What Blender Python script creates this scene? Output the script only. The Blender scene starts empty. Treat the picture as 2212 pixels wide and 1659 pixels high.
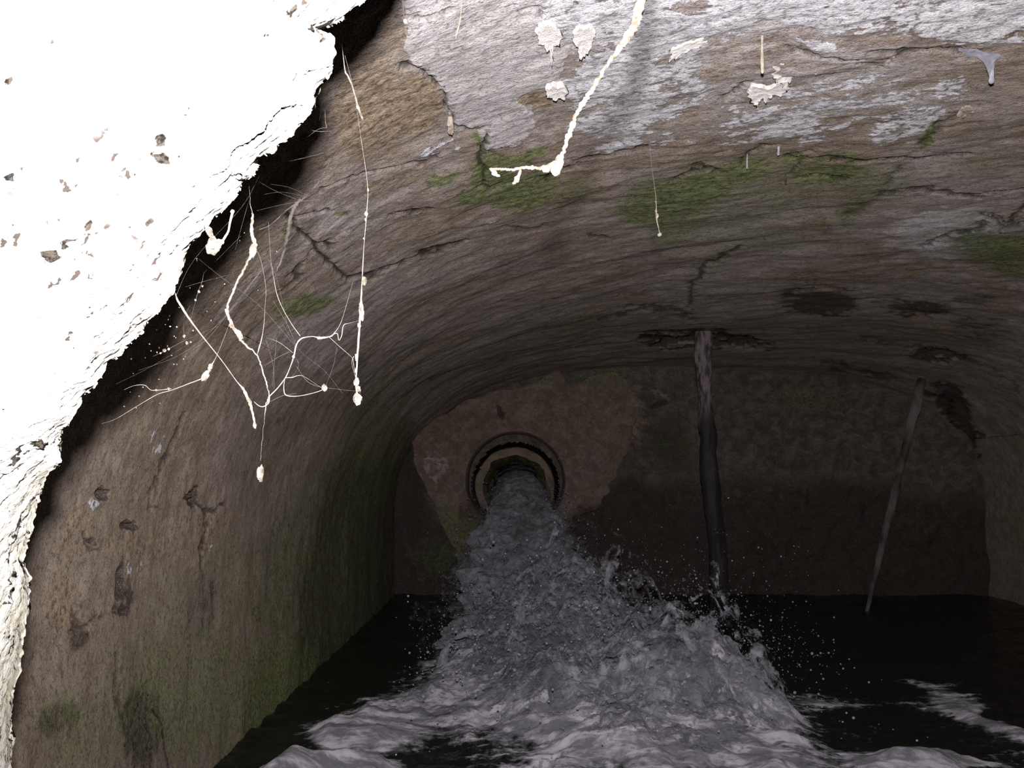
import bpy, bmesh, math, random
import numpy as np
from mathutils import Vector, Matrix, Euler

# ------------------------------------------------------------------ camera, light, exposure
W_PX, H_PX, F_PX = 2212.0, 1659.0, 2372.0
sc = bpy.context.scene
COL = sc.collection
cam_data = bpy.data.cameras.new('camera')
cam = bpy.data.objects.new('camera', cam_data)
COL.objects.link(cam)
cam_data.sensor_width = 36.0
cam_data.lens = 36.0 * F_PX / W_PX
cam_data.clip_start = 0.01
cam_data.clip_end = 60
PITCH, YAW = math.radians(4.1), math.radians(1.18)
cam.location = (0, 0, 0)
cam.rotation_euler = (math.pi / 2 + PITCH, 0, YAW)
sc.camera = cam
CAM_R = np.array(Euler((math.pi / 2 + PITCH, 0, YAW)).to_matrix())

world = bpy.data.worlds.new('world')
sc.world = world
world.use_nodes = True
world.node_tree.nodes['Background'].inputs[0].default_value = (0.6, 0.65, 0.8, 1)
world.node_tree.nodes['Background'].inputs[1].default_value = 0.0015

# the camera's own flash, just above the lens
fl = bpy.data.lights.new('camera_flash', 'SPOT')
fl.energy = 124
fl.color = (1.0, 0.965, 0.985)
fl.shadow_soft_size = 0.009
fl.spot_size = math.radians(104)
fl.spot_blend = 1.0
flash = bpy.data.objects.new('camera_flash', fl)
COL.objects.link(flash)
flash.location = (0.002, -0.005, 0.046)
flash.rotation_euler = (math.pi / 2 + math.radians(13), 0, math.radians(-3))

sc.view_settings.view_transform = 'Standard'
sc.view_settings.look = 'None'
sc.view_settings.exposure = 0.0
sc.view_settings.gamma = 1.0
sc.view_settings.use_curve_mapping = False
try:
    sc.cycles.max_bounces = 6
    sc.cycles.diffuse_bounces = 1
    sc.cycles.transparent_max_bounces = 96
    sc.cycles.use_denoising = False
    sc.cycles.caustics_reflective = False
    sc.cycles.caustics_refractive = False
except Exception:
    pass

random.seed(7)
rng = np.random.default_rng(11)

# ------------------------------------------------------------------ helpers
def at(px, py, depth):
    """point of the place seen at pixel (px,py) whose world y is depth"""
    v = CAM_R @ np.array([(px - W_PX / 2) / F_PX, -(py - H_PX / 2) / F_PX, -1.0])
    return Vector(v / v[1] * depth)

def to_px(P):
    """world points (n,3) -> pixels"""
    c = P @ CAM_R
    d = np.maximum(-c[:, 2], 1e-3)
    u = c[:, 0] / d * F_PX + W_PX / 2
    v = -c[:, 1] / d * F_PX + H_PX / 2
    bad = -c[:, 2] < 0.02
    u[bad] = -9999; v[bad] = -9999
    return u, v

def _hash(ix, iy, iz):
    h = (ix.astype(np.int64) * 374761393 + iy.astype(np.int64) * 668265263 + iz.astype(np.int64) * 2147483647 // 3) & 0xffffffff
    h = ((h ^ (h >> 13)) * 1274126177) & 0xffffffff
    h = ((h ^ (h >> 16)) * 2246822519) & 0xffffffff
    return ((h ^ (h >> 15)) & 0xffffff) / float(0xffffff)

def vnoise(P):
    f = np.floor(P); t = P - f
    t = t * t * t * (t * (t * 6 - 15) + 10)
    ix, iy, iz = f[:, 0], f[:, 1], f[:, 2]
    def h(a, b, c): return _hash(ix + a, iy + b, iz + c)
    x, y, z = t[:, 0], t[:, 1], t[:, 2]
    a = h(0,0,0)*(1-x)+h(1,0,0)*x; b = h(0,1,0)*(1-x)+h(1,1,0)*x
    c = h(0,0,1)*(1-x)+h(1,0,1)*x; d = h(0,1,1)*(1-x)+h(1,1,1)*x
    return (a*(1-y)+b*y)*(1-z)+(c*(1-y)+d*y)*z

def fbm(P, scale, octaves=4, off=0.0, gain=0.5):
    """roughly -1..1"""
    s = np.zeros(len(P)); a = 1.0; tot = 0
    Q = P * scale + off
    for _ in range(octaves):
        s += a * (vnoise(Q) * 2 - 1); tot += a
        a *= gain; Q = Q * 2.03 + 17.3
    return s / tot * 1.6

def ridged(P, scale, octaves=4, off=0.0):
    s = np.zeros(len(P)); a = 1.0; tot = 0
    Q = P * scale + off
    for _ in range(octaves):
        s += a * (1 - np.abs(vnoise(Q) * 2 - 1) * 1.0) ** 2; tot += a
        a *= 0.5; Q = Q * 2.1 + 9.1
    return s / tot

def sstep(a, b, x):
    t = np.clip((x - a) / (b - a), 0, 1)
    return t * t * (3 - 2 * t)

def blobs(u, v, lst):
    """soft patches given as (cx,cy,rx,ry,deg,amp)"""
    m = np.zeros(len(u))
    for cx, cy, rx, ry, deg, amp in lst:
        a = math.radians(deg); c, s = math.cos(a), math.sin(a)
        dx, dy = u - cx, v - cy
        p = (dx * c + dy * s) / rx; q = (-dx * s + dy * c) / ry
        m = np.maximum(m, amp * sstep(1.5, 0.35, np.sqrt(p * p + q * q)))
    return m

def poly_in(u, v, pts, soft):
    """soft-edged polygon: 1 inside, 0 outside"""
    inside = np.zeros(len(u), bool); dist = np.full(len(u), 1e9)
    n = len(pts)
    for i in range(n):
        x0, y0 = pts[i]; x1, y1 = pts[(i + 1) % n]
        cond = ((y0 > v) != (y1 > v))
        xi = (x1 - x0) * (v - y0) / ((y1 - y0) if y1 != y0 else 1e-6) + x0
        inside ^= cond & (u < xi)
        dist = np.minimum(dist, seg_d(u, v, x0, y0, x1, y1))
    sd = np.where(inside, dist, -dist)
    return sstep(-soft, soft, sd)

def seg_d(u, v, x0, y0, x1, y1):
    dx, dy = x1 - x0, y1 - y0
    t = np.clip(((u - x0) * dx + (v - y0) * dy) / (dx * dx + dy * dy + 1e-9), 0, 1)
    return np.hypot(u - x0 - t * dx, v - y0 - t * dy)

def line_m(u, v, lines):
    """crack lines as (width, amp, [points])"""
    m = np.zeros(len(u))
    for w, amp, pts in lines:
        for (x0, y0), (x1, y1) in zip(pts[:-1], pts[1:]):
            sel = (u > min(x0, x1) - 4 * w) & (u < max(x0, x1) + 4 * w) & (v > min(y0, y1) - 4 * w) & (v < max(y0, y1) + 4 * w)
            if sel.any():
                d = seg_d(u[sel], v[sel], x0, y0, x1, y1)
                m[sel] = np.maximum(m[sel], amp * sstep(w * 1.9, w * 0.5, d))
    return m

def grid_mesh(name, P, nr, nc, mats, closed_c=False, attrs=None, parent=None, smooth=True, keep=None):
    """P (nr*nc,3) row-major -> quad mesh object"""
    me = bpy.data.meshes.new(name)
    me.vertices.add(len(P)); me.vertices.foreach_set('co', np.asarray(P, np.float32).ravel())
    i = np.arange(nr - 1)[:, None]; ncj = nc if closed_c else nc - 1
    j = np.arange(ncj)[None, :]; j2 = (j + 1) % nc
    q = np.stack([i * nc + j, i * nc + j2, (i + 1) * nc + j2, (i + 1) * nc + j], -1).reshape(-1, 4)
    if keep is not None: q = q[keep[q].any(1)]
    n = len(q)
    me.loops.add(n * 4); me.loops.foreach_set('vertex_index', q.astype(np.int32).ravel())
    me.polygons.add(n)
    me.polygons.foreach_set('loop_start', (np.arange(n) * 4).astype(np.int32))
    me.polygons.foreach_set('loop_total', np.full(n, 4, np.int32))
    me.polygons.foreach_set('use_smooth', np.full(n, smooth))
    me.update(calc_edges=True)
    if attrs:
        for k, a in attrs.items():
            if a.ndim == 1:
                at_ = me.attributes.new(k, 'FLOAT', 'POINT'); at_.data.foreach_set('value', a.astype(np.float32))
            else:
                at_ = me.attributes.new(k, 'FLOAT_VECTOR', 'POINT'); at_.data.foreach_set('vector', a.astype(np.float32).ravel())
    o = bpy.data.objects.new(name, me); COL.objects.link(o)
    for m in (mats if isinstance(mats, list) else [mats]): me.materials.append(m)
    if parent: o.parent = parent
    return o

def normals_of(P, nr, nc):
    G = P.reshape(nr, nc, 3)
    a = np.gradient(G, axis=0); b = np.gradient(G, axis=1)
    n = np.cross(a, b); n /= np.linalg.norm(n, axis=2, keepdims=True) + 1e-12
    return n.reshape(-1, 3)

def tag(o, label=None, cat=None, group=None, kind=None):
    if label: o['label'] = label
    if cat: o['category'] = cat
    if group: o['group'] = group
    if kind: o['kind'] = kind
    return o

def empty(name, loc, label, cat, group=None):
    o = bpy.data.objects.new(name, None); COL.objects.link(o); o.location = loc
    o.empty_display_size = 0.02
    return tag(o, label, cat, group)

def raw_mesh(name, verts, faces, mat, parent=None, smooth=True):
    me = bpy.data.meshes.new(name)
    me.from_pydata([tuple(v) for v in verts], [], faces)
    me.update()
    if smooth: me.polygons.foreach_set('use_smooth', [True] * len(me.polygons))
    me.materials.append(mat)
    o = bpy.data.objects.new(name, me); COL.objects.link(o)
    if parent is not None:
        o.parent = parent
        off = parent.location
        for vtx in me.vertices: vtx.co -= off
    return o

def tube_geo(pts, radii, seg=8, wob=0.0, caps=True):
    """rounded tapering tube through pts; returns verts, faces"""
    pts = [Vector(p) for p in pts]; radii = list(radii)
    if caps and len(pts) > 1:      # rounded ends
        d0 = (pts[0] - pts[1]).normalized(); d1 = (pts[-1] - pts[-2]).normalized()
        r0, r1 = radii[0], radii[-1]
        pts = [pts[0] + d0 * r0 * .95, pts[0] + d0 * r0 * .65] + pts + [pts[-1] + d1 * r1 * .65, pts[-1] + d1 * r1 * .95]
        radii = [r0 * .2, r0 * .75] + radii + [r1 * .75, r1 * .2]
    V, Fc = [], []
    n = len(pts)
    up = Vector((0.13, 0.9, 0.31)).normalized()
    for i, p in enumerate(pts):
        t = (pts[min(i + 1, n - 1)] - pts[max(i - 1, 0)])
        if t.length < 1e-9: t = Vector((0, 0, 1))
        t.normalize()
        a = t.cross(up)
        if a.length < 1e-3: a = t.cross(Vector((1, 0, 0)))
        a.normalize(); b = t.cross(a)
        for k in range(seg):
            th = 2 * math.pi * k / seg
            r = radii[i] * (1 + wob * (random.random() - 0.5) * 2)
            V.append(p + (a * math.cos(th) + b * math.sin(th)) * r)
    for i in range(n - 1):
        for k in range(seg):
            k2 = (k + 1) % seg
            Fc.append((i * seg + k, i * seg + k2, (i + 1) * seg + k2, (i + 1) * seg + k))
    if caps:
        Fc.append(tuple(range(seg - 1, -1, -1)))
        Fc.append(tuple((n - 1) * seg + k for k in range(seg)))
    return V, Fc

def smooth_path(pts, sub=6):
    """Catmull-Rom through tuples of any length"""
    A = np.array(pts, float); out = []
    n = len(A)
    for i in range(n - 1):
        p0, p1, p2, p3 = A[max(i - 1, 0)], A[i], A[i + 1], A[min(i + 2, n - 1)]
        for k in range(sub):
            t = k / sub
            out.append(0.5 * ((2 * p1) + (-p0 + p2) * t + (2 * p0 - 5 * p1 + 4 * p2 - p3) * t * t + (-p0 + 3 * p1 - 3 * p2 + p3) * t ** 3))
    out.append(A[-1])
    return np.array(out)

# ------------------------------------------------------------------ materials
class NT:
    def __init__(s, name):
        s.m = bpy.data.materials.new(name); s.m.use_nodes = True
        s.t = s.m.node_tree; s.t.nodes.clear()
        s.out = s.n('ShaderNodeOutputMaterial')
    def n(s, kind, **kw):
        nd = s.t.nodes.new(kind)
        for k, v in kw.items(): setattr(nd, k, v)
        return nd
    def l(s, a, b): s.t.links.new(a, b)
    def setin(s, sock, v):
        if isinstance(v, bpy.types.NodeSocket): s.l(v, sock)
        else: sock.default_value = v
    def math(s, op, a, b=0.0, c=None, clamp=False):
        nd = s.n('ShaderNodeMath', operation=op, use_clamp=clamp)
        s.setin(nd.inputs[0], a); s.setin(nd.inputs[1], b)
        if c is not None: s.setin(nd.inputs[2], c)
        return nd.outputs[0]
    def ss(s, x, a, b):
        nd = s.n('ShaderNodeMapRange', interpolation_type='SMOOTHSTEP')
        s.setin(nd.inputs[0], x); nd.inputs[1].default_value = a; nd.inputs[2].default_value = b
        return nd.outputs[0]
    def mix(s, f, a, b, blend='MIX'):
        nd = s.n('ShaderNodeMix', data_type='RGBA', blend_type=blend)
        s.setin(nd.inputs[0], f)
        s.setin(nd.inputs[6], (*a, 1) if isinstance(a, tuple) else a)
        s.setin(nd.inputs[7], (*b, 1) if isinstance(b, tuple) else b)
        return nd.outputs[2]
    def coord(s, scale=(1, 1, 1), rot=(0, 0, 0)):
        tc = s.n('ShaderNodeTexCoord'); mp = s.n('ShaderNodeMapping')
        mp.inputs['Scale'].default_value = scale; mp.inputs['Rotation'].default_value = rot
        s.l(tc.outputs['Object'], mp.inputs[0]); return mp.outputs[0]
    def noise(s, vec, scale, detail=6, rough=0.55, dist=0.0):
        nd = s.n('ShaderNodeTexNoise')
        s.l(vec, nd.inputs['Vector']); nd.inputs['Scale'].default_value = scale
        nd.inputs['Detail'].default_value = detail; nd.inputs['Roughness'].default_value = rough
        nd.inputs['Distortion'].default_value = dist
        return nd.outputs[0]
    def voro(s, vec, scale, feature='F1', rand=1.0):
        nd = s.n('ShaderNodeTexVoronoi', feature=feature)
        s.l(vec, nd.inputs['Vector']); nd.inputs['Scale'].default_value = scale
        nd.inputs['Randomness'].default_value = rand
        return nd.outputs[0]
    def attr(s, name):
        nd = s.n('ShaderNodeAttribute', attribute_name=name); return nd
    def bump(s, h, strength, dist, prev=None):
        nd = s.n('ShaderNodeBump'); nd.inputs['Strength'].default_value = strength
        nd.inputs['Distance'].default_value = dist; s.l(h, nd.inputs['Height'])
        if prev is not None: s.l(prev, nd.inputs['Normal'])
        return nd.outputs[0]
    def principled(s, color, rough=0.8, normal=None, spec=0.3, **kw):
        p = s.n('ShaderNodeBsdfPrincipled')
        s.setin(p.inputs['Base Color'], (*color, 1) if isinstance(color, tuple) else color)
        s.setin(p.inputs['Roughness'], rough)
        p.inputs['Specular IOR Level'].default_value = spec
        if 'Diffuse Roughness' in p.inputs: p.inputs['Diffuse Roughness'].default_value = kw.get('drough', 0.8)
        if normal is not None: s.l(normal, p.inputs['Normal'])
        return p
    def done(s, shader):
        s.l(shader.outputs[0] if hasattr(shader, 'outputs') else shader, s.out.inputs[0]); return s.m

def masonry_material(name, brown, grey, rough_bump=1.0):
    t = NT(name)
    v = t.coord(); mr = t.n('ShaderNodeMapping'); mr.inputs['Scale'].default_value = (0.85, 1.12, 1.12)
    t.l(t.coord(rot=(0, 0, math.radians(24))), mr.inputs[0]); vs = mr.outputs[0]
    nL = t.noise(v, 3.2, 5, 0.6, 0.6)
    nM = t.noise(vs, 26, 8, 0.65, 0.5)
    nF = t.noise(vs, 110, 5, 0.6)
    nG = t.noise(v, 420, 3, 0.6)
    A = t.attr('mask_a'); B = t.attr('mask_b')
    sa = t.n('ShaderNodeSeparateXYZ'); t.l(A.outputs['Vector'], sa.inputs[0])
    sb = t.n('ShaderNodeSeparateXYZ'); t.l(B.outputs['Vector'], sb.inputs[0])
    white, green, greyp = sa.outputs
    dark, tan, crack = sb.outputs
    c = t.mix(t.ss(nL, 0.38, 0.62), brown, grey)
    c = t.mix(t.ss(nM, 0.35, 0.75), t.mix(0.45, c, (0.10, 0.075, 0.055)), t.mix(0.35, c, (0.50, 0.42, 0.35)))
    tf = t.ss(t.math('ADD', tan, t.math('MULTIPLY', t.math('SUBTRACT', nM, 0.5), 0.7)), 0.35, 0.6)
    c = t.mix(tf, c, t.mix(t.ss(nF, 0.35, 0.65), (0.21, 0.145, 0.095), (0.38, 0.29, 0.205)))
    gf = t.ss(t.math('ADD', greyp, t.math('MULTIPLY', t.math('SUBTRACT', nM, 0.5), 0.35)), 0.42, 0.58)
    c = t.mix(gf, c, t.mix(t.ss(nM, 0.3, 0.7), (0.47, 0.43, 0.425), (0.60, 0.56, 0.56)))
    mid = t.math('ADD', t.math('MULTIPLY', t.math('SUBTRACT', nM, 0.5), 1.5), t.math('MULTIPLY', t.math('SUBTRACT', nF, 0.5), 0.7))
    wf = t.ss(t.math('ADD', white, mid), 0.50, 0.60)
    c = t.mix(wf, c, t.mix(t.ss(nF, 0.3, 0.7), (0.50, 0.485, 0.51), (0.76, 0.745, 0.765)))
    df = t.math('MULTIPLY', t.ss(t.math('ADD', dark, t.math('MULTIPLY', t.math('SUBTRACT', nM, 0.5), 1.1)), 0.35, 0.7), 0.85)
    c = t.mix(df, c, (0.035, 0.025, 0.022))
    gr = t.math('MULTIPLY', t.ss(t.math('ADD', green, t.math('MULTIPLY', t.math('SUBTRACT', nM, 0.5), 1.2)), 0.22, 1.0), 0.92)
    c = t.mix(gr, c, t.mix(t.ss(nF, 0.35, 0.65), (0.065, 0.095, 0.022), (0.21, 0.24, 0.085)))
    # fine dirt
    c = t.mix(t.math('MULTIPLY', t.ss(nF, 0.47, 0.36), 0.45), c, (0.05, 0.04, 0.032))
    c = t.mix(t.math('MULTIPLY', t.ss(nG, 0.46, 0.36), 0.45), c, (0.06, 0.048, 0.04))
    c = t.mix(t.math('MULTIPLY', t.ss(nG, 0.5, 0.68), 0.35), c, t.mix(0.5, c, (0.7, 0.66, 0.62)))
    c = t.mix(t.math('MULTIPLY', crack, 0.88), c, (0.02, 0.016, 0.014))
    # relief
    wr = t.n('ShaderNodeTexWave'); wr.wave_type = 'BANDS'
    nrm = t.bump(nM, 0.38 * rough_bump, 0.007)
    nrm = t.bump(t.voro(t.coord(scale=(0.85, 1.12, 1.12)), 230, 'F1'), 0.35 * rough_bump, 0.0022, nrm)
    nrm = t.bump(nF, 0.5 * rough_bump, 0.0022, nrm)
    nrm = t.bump(wf, 0.5, 0.003, nrm)
    nrm = t.bump(nG, 0.85 * rough_bump, 0.0018, nrm)
    t.t.nodes.remove(wr)
    p = t.principled(c, 0.72, nrm, 0.2, drough=0.4)
    return t.done(p)

M_VAULT = masonry_material('flaking_masonry', (0.36, 0.28, 0.21), (0.49, 0.425, 0.40))
M_WALL = masonry_material('wall_masonry', (0.33, 0.25, 0.18), (0.37, 0.30, 0.24), 0.7)
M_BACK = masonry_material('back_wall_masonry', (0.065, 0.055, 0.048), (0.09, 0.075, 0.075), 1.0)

def simple_mat(name, ca, cb, scale, rough=0.7, bump=0.4, bdist=0.002, spec=0.3, stretch=(1, 1, 1)):
    t = NT(name); v = t.coord(scale=stretch)
    n = t.noise(v, scale, 6, 0.6); n2 = t.noise(v, scale * 4, 4, 0.6)
    c = t.mix(t.ss(n, 0.35, 0.65), ca, cb)
    nrm = t.bump(n2, bump, bdist, t.bump(n, bump, bdist * 3))
    return t.done(t.principled(c, rough, nrm, spec, drough=0.7))

M_CONC = simple_mat('orange_stained_concrete', (0.17, 0.105, 0.085), (0.26, 0.165, 0.12), 5, 0.8, 0.5, 0.004)
M_PIPE = simple_mat('mossy_concrete_pipe', (0.17, 0.13, 0.085), (0.30, 0.23, 0.17), 12, 0.7, 0.5, 0.004)
M_MOSS = simple_mat('wet_moss', (0.022, 0.02, 0.006), (0.07, 0.058, 0.018), 60, 0.8, 0.9, 0.004)
M_ROOT = simple_mat('pale_crusted_root', (0.09, 0.065, 0.04), (0.27, 0.245, 0.21), 220, 0.8, 0.6, 0.0012)
M_DARKROOT = simple_mat('dusty_root', (0.03, 0.024, 0.02), (0.10, 0.085, 0.075), 150, 0.9, 0.6, 0.001)
M_THREAD = simple_mat('cobweb_thread', (0.13, 0.11, 0.09), (0.24, 0.215, 0.19), 300, 0.6, 0.1, 0.0005)
M_CLUMP = simple_mat('web_dirt_clump', (0.10, 0.08, 0.055), (0.30, 0.275, 0.24), 260, 0.7, 0.7, 0.0012)
M_DRIP = simple_mat('lime_drip', (0.26, 0.25, 0.29), (0.48, 0.47, 0.54), 60, 0.5, 0.4, 0.002)
M_WEB = simple_mat('bluish_web', (0.20, 0.195, 0.225), (0.34, 0.335, 0.385), 60, 0.7, 0.6, 0.002)
M_FLAKE = simple_mat('plaster_flake', (0.70, 0.66, 0.62), (0.86, 0.82, 0.78), 90, 0.8, 0.6, 0.002)
M_TANFLAKE = simple_mat('tan_plaster_flake', (0.42, 0.34, 0.27), (0.60, 0.52, 0.43), 90, 0.8, 0.6, 0.002)

def post_material():
    t = NT('blackened_timber'); v = t.coord(scale=(1, 1, 0.25))
    n = t.noise(v, 60, 6, 0.65); tc = t.n('ShaderNodeTexCoord')
    sz = t.n('ShaderNodeSeparateXYZ'); t.l(tc.outputs['Object'], sz.inputs[0])
    big = t.noise(v, 7, 3, 0.5)
    h = t.math('ADD', sz.outputs[2], t.math('MULTIPLY', t.math('SUBTRACT', big, 0.5), 0.5))
    c = t.mix(t.ss(n, 0.42, 0.6), (0.05, 0.032, 0.032), (0.24, 0.19, 0.19))
    c = t.mix(t.ss(h, 0.98, 0.82), c, (0.022, 0.018, 0.019))
    return t.done(t.principled(c, 0.6, t.bump(n, 0.8, 0.006), 0.4))
M_POST = post_material()
M_STICK = simple_mat('peeled_branch', (0.03, 0.025, 0.025), (0.25, 0.215, 0.21), 6, 0.6, 0.5, 0.003, stretch=(1, 1, 0.6))

def rock_material():
    t = NT('white_limestone'); v = t.coord()
    n1 = t.noise(v, 14, 6, 0.6, 0.4); n2 = t.noise(v, 90, 6, 0.65); n3 = t.noise(v, 330, 4, 0.6)
    A = t.attr('mask_a'); sa = t.n('ShaderNodeSeparateXYZ'); t.l(A.outputs['Vector'], sa.inputs[0])
    pit, side, _ = sa.outputs
    c = t.mix(t.ss(n1, 0.35, 0.65), (0.40, 0.385, 0.36), (0.56, 0.55, 0.52))
    c = t.mix(t.math('MULTIPLY', t.ss(n2, 0.42, 0.34), 0.5), c, (0.25, 0.22, 0.19))
    lich = t.math('MULTIPLY', side, t.ss(n2, 0.35, 0.62))
    c = t.mix(t.math('MULTIPLY', lich, 0.75), c, (0.30, 0.29, 0.13))
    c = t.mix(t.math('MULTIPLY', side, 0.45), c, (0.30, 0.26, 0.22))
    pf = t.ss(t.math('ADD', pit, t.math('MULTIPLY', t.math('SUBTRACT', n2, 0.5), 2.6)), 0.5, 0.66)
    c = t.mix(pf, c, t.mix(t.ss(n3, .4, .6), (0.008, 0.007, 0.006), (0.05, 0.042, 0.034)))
    sp = t.math('MULTIPLY', t.ss(t.voro(t.coord(scale=(1.3, 1, .6), rot=(0, .7, 0)), 110), 0.10, 0.04), t.ss(n1, 0.42, 0.52))
    c = t.mix(sp, c, (0.022, 0.019, 0.017))
    sp2 = t.ss(t.noise(t.coord(scale=(1, 1, .5), rot=(0, .6, 0)), 170, 3, .55), 0.625, 0.665)
    sp2 = t.math('MULTIPLY', sp2, t.ss(t.noise(v, 22, 3, .5), 0.44, 0.54))
    c = t.mix(sp2, c, (0.04, 0.032, 0.027))
    nrm = t.bump(n1, 0.5, 0.01); nrm = t.bump(n2, 0.8, 0.004, nrm); nrm = t.bump(n3, 0.7, 0.0012, nrm)
    return t.done(t.principled(c, 0.9, nrm, 0.1, drough=1.0))
M_ROCK = rock_material()

def water_material():
    t = NT('dark_stream_water'); v = t.coord(); vs = t.coord(scale=(0.75, 1.4, 1))
    F = t.attr('foam')
    nA = t.noise(vs, 15, 9, 0.68, 0.3); nB = t.noise(v, 60, 6, 0.65)
    f = t.ss(t.math('ADD', F.outputs['Fac'], t.math('ADD', t.math('MULTIPLY', t.math('SUBTRACT', nA, 0.5), 1.5),
             t.math('MULTIPLY', t.math('SUBTRACT', nB, 0.5), 0.9))), 0.40, 0.85)
    nrm = t.bump(nB, 0.25, 0.006, t.bump(nA, 0.5, 0.02))
    wat = t.principled((0.010, 0.010, 0.009), 0.12, nrm, 0.5)
    foam = t.principled(t.mix(t.ss(nA, 0.42, 0.62), (0.20, 0.195, 0.215), (0.60, 0.585, 0.64)), 0.45, nrm, 0.4)
    mx = t.n('ShaderNodeMixShader'); t.l(f, mx.inputs[0]); t.l(wat.outputs[0], mx.inputs[1]); t.l(foam.outputs[0], mx.inputs[2])
    return t.done(mx)
M_WATER = water_material()

def foam_material(name, lo, hi, scale=30, alb=1.0, amax=1.0):
    """broken white water with holes between the flying drops"""
    t = NT(name); v = t.coord()
    D = t.attr('dens')
    n1 = t.noise(v, scale, 8, 0.68, 0.4); n2 = t.noise(v, scale * 6, 4, 0.6)
    x = t.math('ADD', D.outputs['Fac'], t.math('ADD', t.math('MULTIPLY', t.math('SUBTRACT', n1, 0.5), 1.7), t.math('MULTIPLY', t.math('SUBTRACT', n2, 0.5), 0.8)))
    a = t.math('MULTIPLY', t.ss(x, lo, hi), amax)
    nb = t.noise(v, 6.5, 4, 0.6, 0.8)
    col = t.mix(t.ss(n1, 0.33, 0.68), (0.30 * alb, 0.295 * alb, 0.32 * alb), (0.78 * alb, 0.77 * alb, 0.84 * alb))
    col = t.mix(t.math('MULTIPLY', t.ss(nb, 0.54, 0.38), 0.5), col, (0.09, 0.088, 0.10))
    nrm = t.bump(n2, 0.6, 0.006, t.bump(n1, 0.7, 0.02))
    p = t.principled(col, 0.35, nrm, 0.5)
    tl = t.n('ShaderNodeBsdfTranslucent'); t.l(col, tl.inputs[0])
    m1 = t.n('ShaderNodeMixShader'); m1.inputs[0].default_value = 0.5
    t.l(p.outputs[0], m1.inputs[1]); t.l(tl.outputs[0], m1.inputs[2])
    tr = t.n('ShaderNodeBsdfTransparent'); mx = t.n('ShaderNodeMixShader')
    t.l(a, mx.inputs[0]); t.l(tr.outputs[0], mx.inputs[1]); t.l(m1.outputs[0], mx.inputs[2])
    return t.done(mx)
M_FOAM = foam_material('white_water', 0.25, 0.70)
M_MIST = foam_material('airborne_white_water', 0.25, 0.95, 42, 1.1, 0.6)
t_ = NT('water_drop')
p_ = t_.principled((0.30, 0.30, 0.34), 0.12, None, 0.9)
M_DROP = t_.done(p_)

# ------------------------------------------------------------------ tunnel shell
CX, AX, HS, NE = 0.635, 1.2, -0.25, 2.75
WATER_Z, Y0, Y1 = -0.53, 0.42, 4.5

def crown(y): return 0.52 - 0.03 * y

def section(s, y):
    """s 0..1 from left springing over the crown to right springing"""
    th = math.pi * (1 - s)
    c, n = np.cos(th), np.sin(th)
    x = CX + AX * np.sign(c) * np.abs(c) ** (2 / NE)
    z = HS + (crown(y) - HS) * np.abs(n) ** (2 / NE)
    return x, z

WHITE = [(2150, -10, 130, 80, 0, .72), (2080, 30, 120, 50, 0, .66), (1800, -30, 480, 66, 0, .74), (1750, 230, 420, 100, -10, .44), (1420, 180, 160, 130, -20, .5),   # ceiling efflorescence
    (1270, 40, 110, 60, 0, .75), (1400, 60, 100, 90, -15, .8), (1330, 150, 120, 80, -20, .72), (1390, 230, 90, 70, -25, .62),
    (1290, 260, 90, 60, -20, .55), (1330, 320, 90, 26, -20, .5), (1520, 35, 120, 35, -8, .8), (1480, 95, 60, 16, -25, .75),
    (1680, 15, 90, 15, 0, .45), (1850, 30, 190, 38, 2, .62), (2080, 50, 170, 32, 2, .58), (1750, 78, 50, 10, 4, .85),
    (1690, 265, 110, 45, -14, .52), (1580, 255, 60, 40, -18, .5), (1490, 190, 60, 24, -20, .5), (1560, 60, 60, 24, 0, .4),
    (1960, 260, 120, 50, -20, .5), (2060, 180, 60, 40, -20, .46), (1860, 210, 80, 40, -15, .42), (1440, 300, 60, 16, -25, .52),
    (1230, 190, 40, 12, 10, .8), (950, 333, 70, 9, -16, .65), (1240, 215, 26, 26, 0, .62), (1130, 20, 30, 30, 0, .42),
    (1190, 90, 22, 34, 0, .5), (1120, 440, 14, 6, 0, .55), (2100, 500, 170, 36, -5, .30), (1930, 640, 130, 12, 6, .30),
    (1560, 145, 55, 34, -20, .34), (1250, 120, 30, 20, 0, .5), (1690, 180, 60, 14, -30, .6), (720, 470, 90, 50, -15, .26),
    (2050, 620, 120, 30, 5, .30), (1060, 485, 26, 7, -20, .5)]
GREYP = [(2050, 500, 220, 90, -4, .55), (1750, 170, 520, 170, -4, .50), (1350, 120, 200, 160, 0, .5), (1020, 60, 150, 70, 0, .8), (1700, 40, 300, 60, 0, .5), (1500, 110, 260, 90, -10, .5), (1330, 260, 130, 80, -15, .55),
         (740, 480, 120, 60, -10, .48), (2060, 460, 240, 50, -4, .46), (2000, 560, 200, 50, 0, .44), (1180, 60, 80, 120, 0, .6),
         (700, 560, 60, 40, 0, .42), (1900, 240, 180, 60, -15, .42), (1160, 310, 70, 40, -15, .5)]
GREY_PANEL = [(872, 110), (905, 150), (935, 175), (955, 205), (975, 240), (965, 265), (985, 297), (1030, 288), (1050, 325), (1110, 320),
              (1160, 290), (1150, 262), (1122, 230), (1150, 208), (1190, 190), (1230, 130), (1190, 60), (1180, -60), (860, -60), (880, 60)]
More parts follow.
